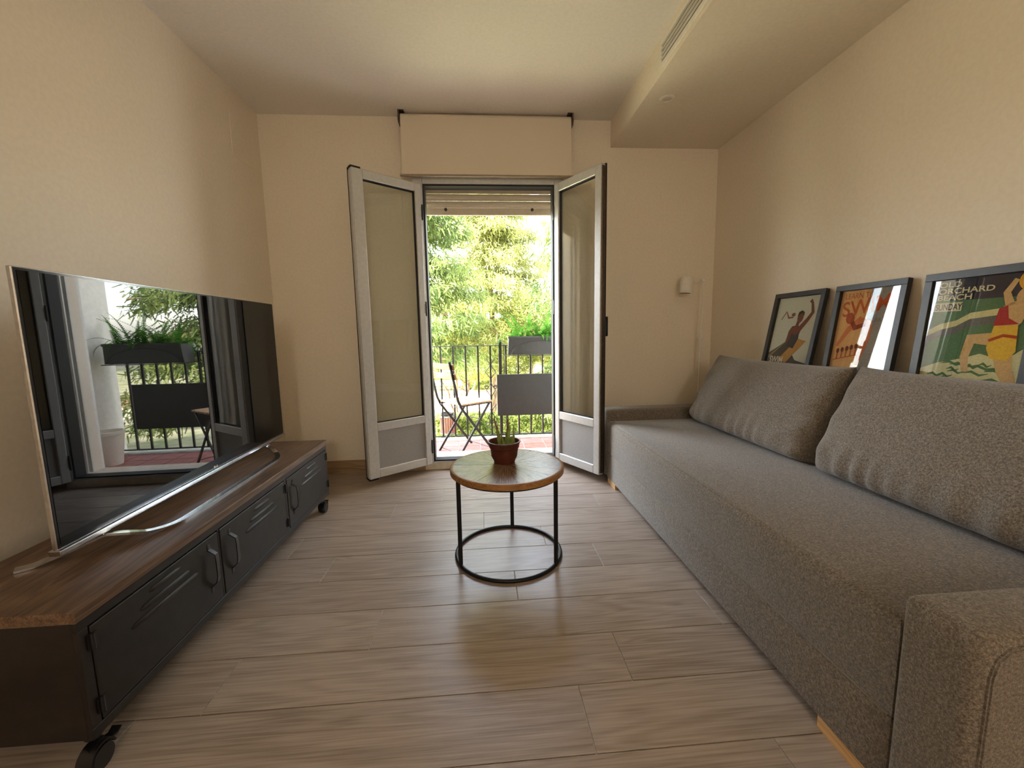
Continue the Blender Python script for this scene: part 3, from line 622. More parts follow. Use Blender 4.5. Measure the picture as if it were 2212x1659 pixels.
words(t, 'SWIM', 0.045, 0.106, 0.052, (206, 196, 170), 4, 0.0012, 0.8, 0.0)
words(t, 'FOR HEALTH', 0.06, 0.066, 0.044, (206, 196, 170), 4, 0.001, 0.8)
# poster 2: peach and grey halves, generic bending figure
t = poster('middle black framed poster with orange lettering, between the other two', -1.136, FW-0.017, FH, math.radians(7), FB)
i1 = FW-0.017-FB
sheet(t, 'print_ground', R(i0, i1, j0, j1), (222, 172, 110), 0)
sheet(t, 'print_shape', R(0.175, i1, j0, j1), (150, 142, 128), 1)
sheet(t, 'print_shape', R(i0, i1, j0, 0.115), (132, 132, 130), 2)
sheet(t, 'print_figure', strokes([(0.045, 0.215), (0.095, 0.295), (0.145, 0.33), (0.185, 0.315), (0.19, 0.25), (0.172, 0.18), (0.165, 0.13)], [0.014, 0.026, 0.045, 0.05, 0.034, 0.026, 0.018]), (206, 122, 72), 3)
sheet(t, 'print_figure', strokes([(0.10, 0.335), (0.125, 0.30), (0.175, 0.315)], [0.02, 0.026, 0.016]), (150, 70, 44), 4)
sheet(t, 'print_figure', blob(0.092, 0.345, 0.022, 0.026), (176, 88, 52), 5)
for q in range(5): sheet(t, 'print_shape', blob(0.058+q*0.023, 0.192+q*0.006, 0.0085, 0.012), (120, 62, 38), 4)
for q in range(5): sheet(t, 'print_shape', strokes([(0.058+q*0.023, 0.18+q*0.006), (0.058+q*0.023, 0.152+q*0.006)], 0.008), (186, 104, 58), 4)
sheet(t, 'print_shape', strokes([(0.04, 0.148), (0.165, 0.178)], 0.004), (170, 92, 50), 4)
words(t, 'LEARN TO', 0.045, 0.436, 0.036, (178, 96, 58), 4, 0.0, 0.86)
words(t, 'SWIM', 0.045, 0.352, 0.098, (190, 92, 48), 4, 0.001, 0.95, math.radians(7))
words(t, 'CARE', 0.195, 0.325, 0.026, (120, 112, 100), 4)
# poster 3: green sea scene with generic ball player
t = poster('large-looking black framed poster of a green sea and ball player, nearest the camera', -1.541, FW+0.003, FH, math.radians(5), FB+0.002)
i0, i1, j0, j1 = FB, FW+0.003-FB, FB, FH-FB
sheet(t, 'print_ground', R(i0, i1, j0, j1), (84, 116, 74), 0)
sheet(t, 'print_shape', R(i0, i1, 0.395, j1), (58, 50, 58), 1)
cr = [(i0, 0.268), (0.07, 0.292), (0.12, 0.305), (0.16, 0.33), (0.22, 0.338), (0.27, 0.345), (i1, 0.35)]
sheet(t, 'print_shape', [(x, y+0.012) for x, y in cr]+[(x, y-0.032) for x, y in cr[::-1]], (104, 102, 92), 1)
sheet(t, 'print_shape', [(x, y+0.018) for x, y in cr]+[(x, y-0.004) for x, y in cr[::-1]], (206, 196, 138), 2)
foam = [(i0, j0), (i1, j0), (i1, 0.235), (0.30, 0.205), (0.26, 0.19), (0.21, 0.205), (0.17, 0.19), (0.12, 0.175), (0.08, 0.165), (i0, 0.14)]
sheet(t, 'print_shape', foam, (210, 202, 150), 2)
rr = random.Random(4)
for q in range(36):
    x = rr.uniform(i0+0.045, i1-0.045); y = rr.uniform(j0+0.01, 0.17); L_ = rr.uniform(0.02, 0.045)
    sheet(t, 'print_wave', strokes([(x-L_, y), (x-L_*0.3, y+0.007), (x+L_*0.3, y-0.004), (x+L_*0.9, y+0.003)], [0.002, 0.009, 0.008, 0.002]), (88, 122, 76), 3)
sk = (206, 168, 112)
sheet(t, 'print_figure', strokes([(0.24, 0.255), (0.175, 0.255), (0.165, 0.19), (0.175, 0.14)], [0.045, 0.040, 0.026, 0.02]), sk, 4)
sheet(t, 'print_figure', strokes([(0.265, 0.23), (0.285, 0.15), (0.32, 0.08)], [0.055, 0.042, 0.028]), sk, 4)
sheet(t, 'print_figure', [(0.235, 0.30), (0.25, 0.365), (0.29, 0.385), (0.32, 0.36), (0.305, 0.31), (0.285, 0.285)], sk, 5)
sheet(t, 'print_figure', strokes([(0.268, 0.365), (0.252, 0.41), (0.272, 0.452)], [0.026, 0.02, 0.014]), sk, 5)
sheet(t, 'print_figure', [(0.233, 0.30), (0.24, 0.358), (0.262, 0.368), (0.27, 0.325), (0.30, 0.305)], (170, 44, 44), 6)
sheet(t, 'print_figure', [(0.225, 0.225), (0.235, 0.30), (0.298, 0.302), (0.305, 0.215), (0.285, 0.185), (0.24, 0.19)], (222, 178, 60), 6)
sheet(t, 'print_figure', strokes([(0.228, 0.25), (0.265, 0.268), (0.302, 0.262)], 0.010), (176, 72, 34), 7)
sheet(t, 'print_figure', blob(0.305, 0.398, 0.024, 0.03, rot=-0.5), sk, 6)
sheet(t, 'print_figure', blob(0.312, 0.408, 0.022, 0.028, rot=-0.5), (168, 60, 40), 5)
sheet(t, 'print_ball', blob(0.312, 0.445, 0.034, 0.034, 28), (222, 164, 50), 7)
sheet(t, 'print_ball', blob(0.300, 0.448, 0.012, 0.026, 20), (240, 204, 104), 8)
words(t, 'OLD', 0.044, 0.445, 0.0275, (214, 204, 156), 8, 0.0005, 1.30)
words(t, 'ORCHARD', 0.044, 0.421, 0.0275, (214, 204, 156), 8, 0.0005, 1.30)
words(t, 'BEACH', 0.044, 0.397, 0.0275, (214, 204, 156), 8, 0.0005, 1.30)
sheet(t, 'print_shape', R(0.040, 0.130, 0.356, 0.388), (212, 202, 160), 8)
words(t, 'SUNDAY', 0.044, 0.361, 0.032, (52, 44, 40), 9, 0.0006, 0.68)

# ------------------------------------------------------------------ floor lamp in the corner
t = thing('floor_lamp', 'slim cream reading lamp standing in the corner behind the sofa', 'lamp', (3.07, -0.12, 0))
obj('base', lathe(new(), [(0, 0.0), (0.115, 0.0), (0.115, 0.012), (0.10, 0.018), (0, 0.02)], 32), 'white_metal', t, True)
b2 = new(); cyl(b2, (-0.006, 0, 0.018), (-0.002, 0, 0.96), 0.006, seg=12); obj('lower_pole', b2, 'white_metal', t, True)
b2 = new(); cyl(b2, (0.006, 0, 0.86), (0.008, 0, 1.375), 0.005, seg=12); obj('upper_pole', b2, 'white_metal', t, True)
b2 = new(); cyl(b2, (-0.016, 0, 0.957), (0.018, 0, 0.957), 0.009, seg=14); cyl(b2, (0.018, -0.0, 0.957), (0.028, 0, 0.957), 0.006, seg=12); cyl(b2, (-0.004, 0, 0.93), (-0.004, 0, 0.985), 0.0085, seg=14); obj('clamp', b2, 'white_metal', t, True)
b2 = new(); cyl(b2, (-0.012, 0, 1.370), (0.016, 0, 1.370), 0.010, seg=14); cyl(b2, (0.016, 0, 1.370), (0.03, 0, 1.372), 0.006, seg=12); obj('joint', b2, 'white_metal', t, True)
b2 = new(); cyl(b2, (0.0, 0, 1.368), (-0.095, 0, 1.340), 0.004, seg=10); obj('arm', b2, 'white_metal', t, True)
b2 = new(); lathe(b2, [(0.036, -0.055), (0.0445, -0.057), (0.046, -0.054), (0.043, 0.050), (0.036, 0.058), (0.0, 0.06), (0.0, 0.056), (0.033, 0.054), (0.040, 0.048), (0.042, -0.050)], 36)
obj('shade', b2, 'white_metal', t, True, loc=(-0.125, 0, 1.338), rot=(0.0, math.radians(3), 0))
b2 = new(); lathe(b2, [(0, -0.036), (0.03, -0.04), (0.032, -0.03), (0.02, 0.0), (0, 0.01)], 24); obj('bulb', b2, 'bin_metal', t, True, loc=(-0.125, 0, 1.338))

# ------------------------------------------------------------------ coffee table
TX, TY, TZ, TR = 1.557, -1.247, 0.425, 0.257
t = thing('coffee_table', 'round wooden coffee table on a thin black metal frame', 'table', (TX, TY, 0))
b2 = new(); lathe(b2, [(TR-0.014, TZ-0.027), (TR, TZ-0.025), (TR, TZ-0.002), (TR-0.003, TZ), (TR-0.013, TZ), (TR-0.013, TZ-0.027)], 96, closed_prof=True); obj('rim', b2, 'table_rim', t, True)
obj('underside', lathe(new(), [(0, TZ-0.024), (TR-0.014, TZ-0.024), (TR-0.014, TZ-0.010), (0, TZ-0.010)], 64), 'table_rim', t)
NW = 18; wr_ = TR-0.0135; wedge_me = None
for i in range(NW):
    if wedge_me is None:
        a = PI/NW*0.985; out = [(0.004, 0)]+[(wr_*math.cos(-a+2*a*q/6), wr_*math.sin(-a+2*a*q/6)) for q in range(7)]
        b2 = new(); slab(b2, out, TZ-0.010, TZ-0.0004); wedge_me = finish(b2, 'wedge'); wedge_me.materials.append(M['table_wood'])
    obj('wedge', wedge_me, 'table_wood', t, loc=(0, 0, (i % 3)*0.0002), rot=(0, 0, 2*PI*i/NW+0.1))
legs = []
for dx, dy in ((-0.223, -0.106), (0.205, -0.136), (0.036, 0.243)):
    d = Vector((dx, dy, 0)); d = d.normalized()*0.240
    b2 = new(); cyl(b2, (d.x, d.y, 0.014), (d.x, d.y, TZ-0.0245), 0.0095, seg=16); obj('leg', b2, 'table_metal', t, True)
b2 = new(); tube(b2, [(0.2405*math.cos(2*PI*i/72), 0.2405*math.sin(2*PI*i/72), 0.0085) for i in range(72)], 0.0085, 10, closed=True); obj('base_ring', b2, 'table_metal', t, True)
b2 = new(); tube(b2, [(0.2405*math.cos(2*PI*i/72), 0.2405*math.sin(2*PI*i/72), TZ-0.031) for i in range(72)], 0.006, 8, closed=True); obj('top_ring', b2, 'table_metal', t, True)

# aloe in a brown pot
t = thing('potted_aloe', 'small aloe in a brown plastic pot on the coffee table', 'plant', (1.548, -1.21, TZ+0.0002))
ph = 0.098
b2 = new(); lathe(b2, [(0, 0.002), (0.048, 0.0), (0.050, 0.012), (0.056, 0.022), (0.066, 0.070), (0.069, 0.072), (0.072, 0.094), (0.076, 0.096), (0.076, 0.101), (0.070, 0.101), (0.066, 0.094), (0.060, 0.03), (0, 0.03)], 40); obj('pot', b2, 'pot', t, True)
obj('soil', lathe(new(), [(0, 0.070), (0.03, 0.073), (0.0655, 0.069)], 24), 'soil', t, True)
def aloe_leaf(bx_, by, dx, dy, h, w_, curl, tip):
    b2 = new(); n_ = 10; rings = []
    d = Vector((dx, dy, 0)); side = Vector((-dy, dx, 0)).normalized() if (dx or dy) else Vector((1, 0, 0))
    if abs(side.x) < 0.5: side = Vector((1, 0, 0))
    fr = side.cross(Vector((0, 0, 1)))
    for i in range(n_+1):
        s = i/n_; p = Vector((bx_, by, 0.066)) + d*(s+curl*s*s) + Vector((0, 0, h*s)); ww = w_*(1-s)**0.75*(0.85+0.15*math.cos(s*3)) + 0.0008
        rings.append([b2.verts.new(p+side*ww*math.cos(a)+fr*ww*0.42*math.sin(a)) for a in [2*PI*q/10 for q in range(10)]])
    for A, B in zip(rings, rings[1:]):
        for q in range(10): b2.faces.new((A[q], A[(q+1) % 10], B[(q+1) % 10], B[q]))
    b2.faces.new(rings[0][::-1]); b2.faces.new(rings[-1])
    # little marginal teeth
    for i in range(2, 9):
        s = i/n_; p = Vector((bx_, by, 0.066)) + d*(s+curl*s*s) + Vector((0, 0, h*s)); ww = w_*(1-s)**0.75
        for sg in (-1, 1):
            c0 = p+side*ww*sg; b2.faces.new([b2.verts.new(c0+Vector((0, 0, -0.002))), b2.verts.new(c0+Vector((0, 0, 0.003))), b2.verts.new(c0+side*sg*0.0025+Vector((0, 0, 0.002)))])
    o = obj('leaf', b2, 'aloe', t, True)
    if tip:
        o.data.materials.append(M['aloe_tip'])
        for p_ in o.data.polygons:
            if p_.center.z > 0.066+h*0.62: p_.material_index = 1
    return o
aloe_leaf(-0.012, 0.0, -0.032, 0.0, 0.148, 0.013, 0.0, True)
aloe_leaf(-0.004, -0.012, -0.010, -0.01, 0.085, 0.015, 0.0, False)
aloe_leaf(0.008, 0.0, 0.012, 0.01, 0.140, 0.0135, 0.3, True)
aloe_leaf(0.018, -0.006, 0.010, 0.0, 0.122, 0.012, -0.4, False)
aloe_leaf(0.030, 0.008, 0.006, 0.01, 0.060, 0.008, 0.0, False)
aloe_leaf(0.038, -0.004, 0.016, 0.0, 0.108, 0.010, -0.6, False)

# ------------------------------------------------------------------ balcony
BZ = -0.02
bal = struct('balcony_floor', bx(-0.6, 2.62, WT, 0.985, BZ-0.18, BZ-0.006), 'concrete', 'balcony slab paved with rosy clay tiles')
ts = 0.205
for i in range(16):
    for j in range(3):
        x0 = -0.6+i*ts*0.985; y0 = WT+0.012+j*ts
        if x0+ts > 2.6: continue
        obj('tile', bx(-ts/2+0.004, ts/2-0.006, -ts/2+0.003, ts/2-0.003, -0.006, 0.0, bev=0.001, seg=1), 'terracotta', bal, loc=(x0+ts/2, y0+ts/2, BZ))
obj('kerb', bx(-0.6, 2.62, 0.905, 0.985, BZ-0.006, BZ+0.012, bev=0.004, seg=1), 'concrete', bal)
struct('wall_balcony_side', bx(2.42, 2.62, WT, 0.99, BZ-0.2, 3.4), 'render_white', 'white rendered partition at the right end of the balcony')
fb = new(); box(fb, -6, DX0, WT, WT+0.02, -2.7, 6.5); box(fb, DX1, 10, WT, WT+0.02, -2.7, 6.5); box(fb, DX0, DX1, WT, WT+0.02, DZ1, 6.5); box(fb, DX0, DX1, WT, WT+0.02, -2.7, -0.2)
box(fb, -6, 10, WT-0.25, WT, H+0.16, 6.5); box(fb, -6, -0.16, WT-0.25, WT, -2.7, H+0.16); box(fb, W+0.16, 10, WT-0.25, WT, -2.7, H+0.16)
struct('wall_facade', fb, 'render_white', 'white rendered outer facade around the balcony door')

RY = 0.935; RB, RT = 0.012, 0.905
t = thing('balcony_railing', 'black wrought iron balcony railing with scroll ornaments', 'railing', (1.5, RY, BZ))
def rl(z): return z-BZ
rx0, rx1 = -0.55-1.5, 2.42-1.5
b2 = new(); box(b2, rx0, rx1, -0.016, 0.016, rl(RT)-0.008, rl(RT), 0.002, 1); obj('top_rail', b2, 'iron', t)
b2 = new(); box(b2, rx0, rx1, -0.012, 0.012, rl(RB), rl(RB)+0.010, 0.002, 1); obj('bottom_rail', b2, 'iron', t)
bar_me = finish(box(new(), -0.008, 0.008, -0.008, 0.008, rl(RB)+0.010, rl(RT)-0.008, 0.001, 1), 'bar'); bar_me.materials.append(M['iron'])
sp = 0.1195; xb0 = 1.0585
bars = [xb0+sp*i for i in range(-13, 5)] + [1.688+sp*i for i in range(0, 6)]
for x in bars:
    if rx0 < x-1.5 < rx1: obj('bar', bar_me, 'iron', t, loc=(x-1.5, 0, 0))
b2 = new(); box(b2, -0.015, 0.015, -0.015, 0.015, 0.03, rl(RT)+0.03, 0.002, 1); tube(b2, [(0, 0, rl(RT)+0.03), (0, 0, rl(RT)+0.045), (0, 0, rl(RT)+0.06)], [0.006, 0.014, 0.004], 10); box(b2, -0.02, 0.02, -0.02, 0.02, 0.032, 0.05, 0.002, 1)
obj('post', b2, 'iron', t, loc=(1.632-1.5, 0, 0))
# scrollwork around the fifth bar
sx_ = xb0+sp*4-1.5
def scr(pts): 
    b3 = new(); tube(b3, [(p[0], 0, p[1]) for p in pts], 0.0038, 6); return obj('scroll', b3, 'iron', t, True, loc=(sx_, -0.002, 0))
for s in (-1, 1):
    scr([(s*0.038, 0.80), (s*0.030, 0.775), (s*0.012, 0.755), (s*0.006, 0.735), (s*0.012, 0.715), (s*0.045, 0.675), (s*0.050, 0.665), (s*0.045, 0.655), (s*0.012, 0.615), (s*0.006, 0.60)])
    scr([(s*0.006, 0.55), (s*0.014, 0.53), (s*0.040, 0.495), (s*0.044, 0.485), (s*0.014, 0.44), (s*0.006, 0.42)])
    scr([(s*0.044+s*0.022*math.cos(a)*(1-a/14), 0.515+0.022*math.sin(a)*(1-a/14)) for a in [i*0.5 for i in range(20)]])
    scr([(s*0.052, 0.345), (s*0.040, 0.33), (s*0.012, 0.295), (s*0.006, 0.275), (s*0.010, 0.255), (s*0.034, 0.215), (s*0.010, 0.18), (s*0.006, 0.165)])
    scr([(s*(0.012+0.022*(1-math.cos(a))), 0.150+0.02*math.sin(a)*(1 if a < 5 else 0.5)-0.004*a*0.6) for a in [i*0.45 for i in range(13)]])
for z in (0.735, 0.58, 0.42, 0.275, 0.155):
    b3 = new(); box(b3, -0.010, 0.010, -0.010, 0.010, z-0.018, z+0.018, 0.003, 1); obj('collar', b3, 'iron', t, loc=(sx_, 0, 0))

t = thing('hanging_balcony_table', 'charcoal balcony table folded down flat against the railing', 'table', (1.92, RY-0.03, 0.62))
obj('tabletop', bx(-0.325, 0.325, -0.012, 0.010, -0.405, 0.0, bev=0.002, seg=1), 'grey_panel', t)
for x in (-0.25, 0.25):
    b2 = new(); tube(b2, [(x, 0.012, -0.02), (x, 0.02, 0.02), (x, 0.02, 0.278), (x, 0.03, 0.296), (x, 0.05, 0.292), (x, 0.055, 0.26)], 0.004, 8); obj('hook', b2, 'iron', t, True)

t = thing('hanging_planter', 'grey balcony trough full of green fern hung on the railing', 'planter', (1.985, RY-0.105, 0.815))
b2 = new()
def trough(bm, x0, x1, x0b, x1b, y0, y1, z0, z1, th):
    o_ = [(x0b, y0+0.012, z0), (x1b, y0+0.012, z0), (x1b, y1-0.012, z0), (x0b, y1-0.012, z0)]; p_ = [(x0, y0, z1), (x1, y0, z1), (x1, y1, z1), (x0, y1, z1)]
    q_ = [(x0+th, y0+th, z1), (x1-th, y0+th, z1), (x1-th, y1-th, z1), (x0+th, y1-th, z1)]; r_ = [(a, b_, z1-0.03) for a, b_, _ in q_]
    Vv = [[bm.verts.new(v) for v in rr_] for rr_ in (o_, p_, q_, r_)]
    bm.faces.new(Vv[0][::-1]); bm.faces.new(Vv[3])
    for A, B in zip(Vv, Vv[1:]):
        for i in range(4): bm.faces.new((A[i], A[(i+1) % 4], B[(i+1) % 4], B[i]))
trough(b2, -0.275, 0.33, -0.285, 0.34, -0.085, 0.085, 0.0, 0.165, 0.01); box(b2, -0.283, 0.338, -0.091, -0.080, 0.150, 0.172, 0.002, 1)
obj('trough', b2, 'planter', t)
b2 = new(); tube(b2, [(0.0275+0.28*math.cos(a), -0.092, 0.005+0.125*math.sin(a)) for a in [PI*i/24 for i in range(25)]], 0.0035, 8); tube(b2, [(-0.30, -0.095, -0.006), (0.35, -0.095, -0.006), (0.35, 0.09, -0.006), (-0.30, 0.09, -0.006)], 0.0035, 8, closed=True)
for x in (-0.27, 0.33): tube(b2, [(x, 0.09, -0.006), (x, 0.09, 0.098), (x, 0.112, 0.101), (x, 0.126, 0.08)], 0.0035, 8)
obj('wire_holder', b2, 'iron', t, True)
obj('soil', bx(-0.26, 0.315, -0.07, 0.07, 0.10, 0.145), 'soil', t)
def frond(base, az, el, length, droop, wmax):
    V, F = [], []; base = Vector(base); d = Vector((math.cos(az), math.sin(az), 0)); n_ = 22; p = base.copy(); ang = el; prev = None
    sd_ = Vector((-d.y, d.x, 0))
    for i in range(n_):
        s = i/(n_-1); dr = d*math.cos(ang)+Vector((0, 0, math.sin(ang))); p = p+dr*length/n_; ang -= droop/n_
        up = dr.cross(sd_)
        wd = wmax*math.sin(PI*min(1, 0.12+0.9*s))**0.6*(1.1-0.75*s); st = length/n_*0.46
        k0 = len(V); V += [p-sd_*0.0012, p+sd_*0.0012, p+dr*length/n_+sd_*0.0012, p+dr*length/n_-sd_*0.0012]; F.append((k0, k0+1, k0+2, k0+3))
        for sg in (-1, 1):
            k0 = len(V); tip = p+sd_*sg*wd+dr*wd*0.3+up*0.003
            V += [p-dr*st, p+dr*st, tip+dr*st*0.45, tip-dr*st*0.3]; F.append((k0, k0+1, k0+2, k0+3))
    return np_mesh('frond', V, F, M['fern'])
rr = random.Random(9)
specs = [(-0.24, 3.3, 1.0, 0.30, 3.0, 0.026), (-0.22, 3.6, 0.9, 0.28, 3.0, 0.024), (-0.20, 4.0, 1.2, 0.26, 2.6, 0.022), (0.20, 4.9, 1.1, 0.30, 3.2, 0.028), (0.10, 4.5, 1.0, 0.22, 2.4, 0.024), (0.25, 5.2, 0.8, 0.24, 2.4, 0.026), (0.02, 4.8, 1.0, 0.20, 2.2, 0.024)]
for _ in range(26): specs.append((rr.uniform(-0.24, 0.30), rr.uniform(0, 2*PI), rr.uniform(1.05, 1.5), rr.uniform(0.24, 0.42), rr.uniform(0.7, 1.9), rr.uniform(0.020, 0.030)))
for _ in range(26): specs.append((rr.uniform(-0.26, 0.30), rr.uniform(0, 2*PI), rr.uniform(0.6, 1.2), rr.uniform(0.16, 0.30), rr.uniform(0.8, 2.2), rr.uniform(0.022, 0.032)))
for x, az, el, ln, dr, wm in specs: obj('frond', frond((x, rr.uniform(-0.04, 0.04), 0.14), az, el, ln, dr, wm), 'fern', t)

# folding slatted chair
ch = thing('folding_chair', 'folding bistro chair with pale wooden slats and dark metal legs on balcony', 'chair', (1.291, 0.546, BZ), math.atan2(0.211, 0.29))
wd = 0.165
def barline(bm, pts): ribbon(bm, pts, 0.008, 0.020, up=(1, 0, 0.3)); return bm
for s in (-1, 1):
    y = s*wd
    b2 = new(); ribbon(b2, [(0.18, y*1.03, 0.0), (-0.05, y*1.03, 0.30), (-0.145, y*1.03, 0.425), (-0.175, y*1.03, 0.49), (-0.245, y*1.03, 0.815)], 0.009, 0.020, up=(0, 0, 1) if False else (1, 0, 0.4)); obj('back_leg', b2, 'iron', ch)
    b2 = new(); ribbon(b2, [(-0.18, y*0.96, 0.0), (0.155, y*0.96, 0.435)], 0.009, 0.020, up=(1, 0, -0.4)); obj('front_leg', b2, 'iron', ch)
    b2 = new(); box(b2, -0.15, 0.18, y*0.9-0.004, y*0.9+0.004, 0.428, 0.443); obj('seat_rail', b2, 'iron', ch)
for i in range(5):
    x = -0.118+i*0.066; b2 = new(); box(b2, -0.028, 0.028, -wd-0.012, wd+0.012, 0, 0.014, 0.003, 1); obj('seat_slat', b2, 'chair_wood', ch, loc=(x, 0, 0.443))
for z, x in ((0.770, -0.232), (0.690, -0.215)):
    b2 = new(); box(b2, -0.006, 0.006, -wd-0.03, wd+0.03, -0.025, 0.025, 0.003, 1); obj('back_slat', b2, 'chair_wood', ch, loc=(x+0.014, 0, z), rot=(0, -0.2, 0))
for (x, z) in ((-0.145, 0.02), (0.145, 0.035), (-0.150, 0.425), (0.06, 0.30)):
    b2 = new(); cyl(b2, (x, -wd*0.98, z), (x, wd*0.98, z), 0.0035, seg=8); obj('crossbar', b2, 'iron', ch, True)

b2 = new(); lathe(b2, [(0, 0), (0.075, 0), (0.105, 0.26), (0.112, 0.26), (0.112, 0.285), (0.098, 0.285), (0.092, 0.24), (0.066, 0.02), (0, 0.02)], 28)
t = thing('white_pot', 'empty white plastic plant pot at the balcony partition', 'pot', (2.27, 0.62, BZ)); obj('shell', b2, 'white_metal', t, True)

# ------------------------------------------------------------------ garden far below
GZ = -2.55
gr = struct('ground', bx(-40, 45, 0.35, 75, GZ-0.2, GZ), 'lawn', 'sunlit park lawn below the balcony')
struct('path', bx(-40, 45, 15.7, 20.6, GZ-0.19, GZ+0.01), 'path', 'pale sandy park path')
struct('planting_bed', bx(-40, 45, 20.6, 26.0, GZ-0.19, GZ+0.012), 'earth', 'brown earth bed behind the path')

def quads(P, D, U, ln, wd_):
    """leaf quads: centre P, long direction D, side U (all (n,3)), sizes (n,)"""
    ln = ln[:, None]; wd_ = wd_[:, None]
    a = P - U*wd_*0.5; b_ = P + U*wd_*0.5; c = P + D*ln + U*wd_*0.28; d = P + D*ln - U*wd_*0.28
    V = np.stack([a, b_, c, d], 1).reshape(-1, 3); F = np.arange(len(V)).reshape(-1, 4); return V, F
def unit(v): return v/np.maximum(np.linalg.norm(v, axis=1, keepdims=True), 1e-6)
def limb(bm, p0, p1, r0, r1, bend, rng, n_=5, seg=6):
    p0, p1 = Vector(p0), Vector(p1); pts = []
    for i in range(n_+1):
        s = i/n_; pts.append(p0.lerp(p1, s)+Vector((rng.uniform(-1, 1), rng.uniform(-1, 1), rng.uniform(-0.5, 0.5)))*bend*(0 if i in (0, n_) else 1))
    tube(bm, pts, [r0+(r1-r0)*i/n_ for i in range(n_+1)], seg)
    return pts
def conifer(label, x, y, height, z_first, r_low, r_top, n_lv, per, m, seed, leaves, trunk_r, group='garden conifers', sag=0.30):
    rng = random.Random(seed); g_ = np.random.default_rng(seed)
    t = thing('conifer_tree', label, 'tree', (x, y, GZ), 0, group)
    b2 = new(); tube(b2, [(rng.uniform(-.05, .05), rng.uniform(-.05, .05), height*i/10) for i in range(11)], [trunk_r*(1-0.085*i) for i in range(11)], 12); obj('trunk', b2, 'bark', t, True)
    bb_ = new(); cent = []
    for lv in range(n_lv):
        s = lv/(n_lv-1); z = z_first+(height-z_first)*s; rad = r_low+(r_top-r_low)*s
        for q in range(per):
            a = 2*PI*(q+rng.random()*0.7)/per+lv*1.3; L_ = rad*rng.uniform(0.7, 1.1); zz = z+rng.uniform(-.25, .25)
            tip = (L_*math.cos(a), L_*math.sin(a), zz-L_*sag*rng.uniform(0.3, 1.3)+0.2)
            pts = limb(bb_, (0, 0, zz), tip, 0.05, 0.012, 0.10, rng)
            for i in range(1, len(pts)):
                for w_ in range(3):
                    f = rng.random(); c = pts[i-1].lerp(pts[i], f); side = Vector((-math.sin(a), math.cos(a), 0))*rng.uniform(-1, 1)*L_*0.24*(0.4+i/len(pts))
                    cent.append((c+side+Vector((0, 0, rng.uniform(-0.12, 0.05)))))
    obj('branches', bb_, 'bark', t, True)
    cent = np.array(cent); idx = g_.integers(0, len(cent), leaves); P = cent[idx]+g_.normal(0, 1, (leaves, 3))*np.array([0.20, 0.20, 0.13])
    D = unit(g_.normal(0, 0.55, (leaves, 3))+np.array([0, 0, -0.75])+unit(P*np.array([1, 1, 0]))*0.45); U = unit(np.cross(D, g_.normal(0, 1, (leaves, 3))))
    V, F = quads(P, D, U, g_.uniform(0.10, 0.26, leaves), g_.uniform(0.02, 0.05, leaves))
    o = obj('foliage', fast_mesh('foliage', V, F, M[m]), m, t); o['kind'] = 'stuff'
    return t
def broadleaf(name, label, cat, x, y, blobs, m, seed, leaves, stems, size=(0.05, 0.10), group=None, trunk_r=0.07):
    rng = random.Random(seed); g_ = np.random.default_rng(seed)
    t = thing(name, label, cat, (x, y, GZ), 0, group)
    b2 = new()
    for sx__, sy__, bi in stems:
        c = blobs[bi]; limb(b2, (sx__, sy__, 0), (c[0], c[1], c[2]), trunk_r, 0.015, 0.08, rng, 7, 8)
        for q in range(7):
            a = rng.uniform(0, 2*PI); p = Vector((sx__, sy__, 0)).lerp(Vector(c[:3]), rng.uniform(0.45, 0.95)); limb(b2, p, p+Vector((math.cos(a)*c[3]*0.8, math.sin(a)*c[4]*0.8, rng.uniform(0.1, 0.7)*c[5])), 0.022, 0.006, 0.05, rng, 4, 5)
    if stems: obj('stem', b2, 'bark', t, True)
    else: b2.free()
    vol = np.array([c[3]*c[4]*c[5] for c in blobs]); vol = vol**0.75; vol /= vol.sum(); Vs = []
    for c, f in zip(blobs, vol):
        n_ = int(leaves*f); d = unit(g_.normal(0, 1, (n_, 3))); rad = g_.uniform(0.45, 1.05, (n_, 1))**0.6
        nz = 1+0.22*np.sin(d[:, :1]*7+c[0])*np.sin(d[:, 1:2]*6+c[1])*np.cos(d[:, 2:]*5)
        P = np.array(c[:3])+d*rad*nz*np.array(c[3:6])
        D = unit(g_.normal(0, 1, (n_, 3))+d*0.6+np.array([0, 0, 0.2])); U = unit(np.cross(D, g_.normal(0, 1, (n_, 3))))
        Vs.append(quads(P, D, U, g_.uniform(size[0], size[1], n_), g_.uniform(size[0], size[1], n_)*0.6)[0])
    V = np.concatenate(Vs); V[:, 2] = np.maximum(V[:, 2], 0.0)
    F = np.arange(len(V)).reshape(-1, 4); o = obj('foliage', fast_mesh('foliage', V, F, M[m]), m, t); o['kind'] = 'stuff'
    return t
def at(u, d): return 1.457+(u-1043)/884*d      # x of picture column u at distance d in front of the camera
conifer('tall pale green cedar whose bare trunk shows in the door opening', at(1066, 17.0), 13.9, 11.5, 4.0, 2.9, 1.3, 9, 8, 'needle', 21, 60000, 0.17)
conifer('drooping darker green cedar filling the left of the door opening', at(900, 12.5), 9.4, 9.5, 3.2, 2.4, 1.2, 8, 8, 'needle_dark', 22, 46000, 0.15)
conifer('cedar standing to the right, seen in the television reflection', at(1330, 12.0), 9.0, 9.5, 2.2, 3.0, 1.3, 9, 8, 'needle_dark', 23, 60000, 0.16)
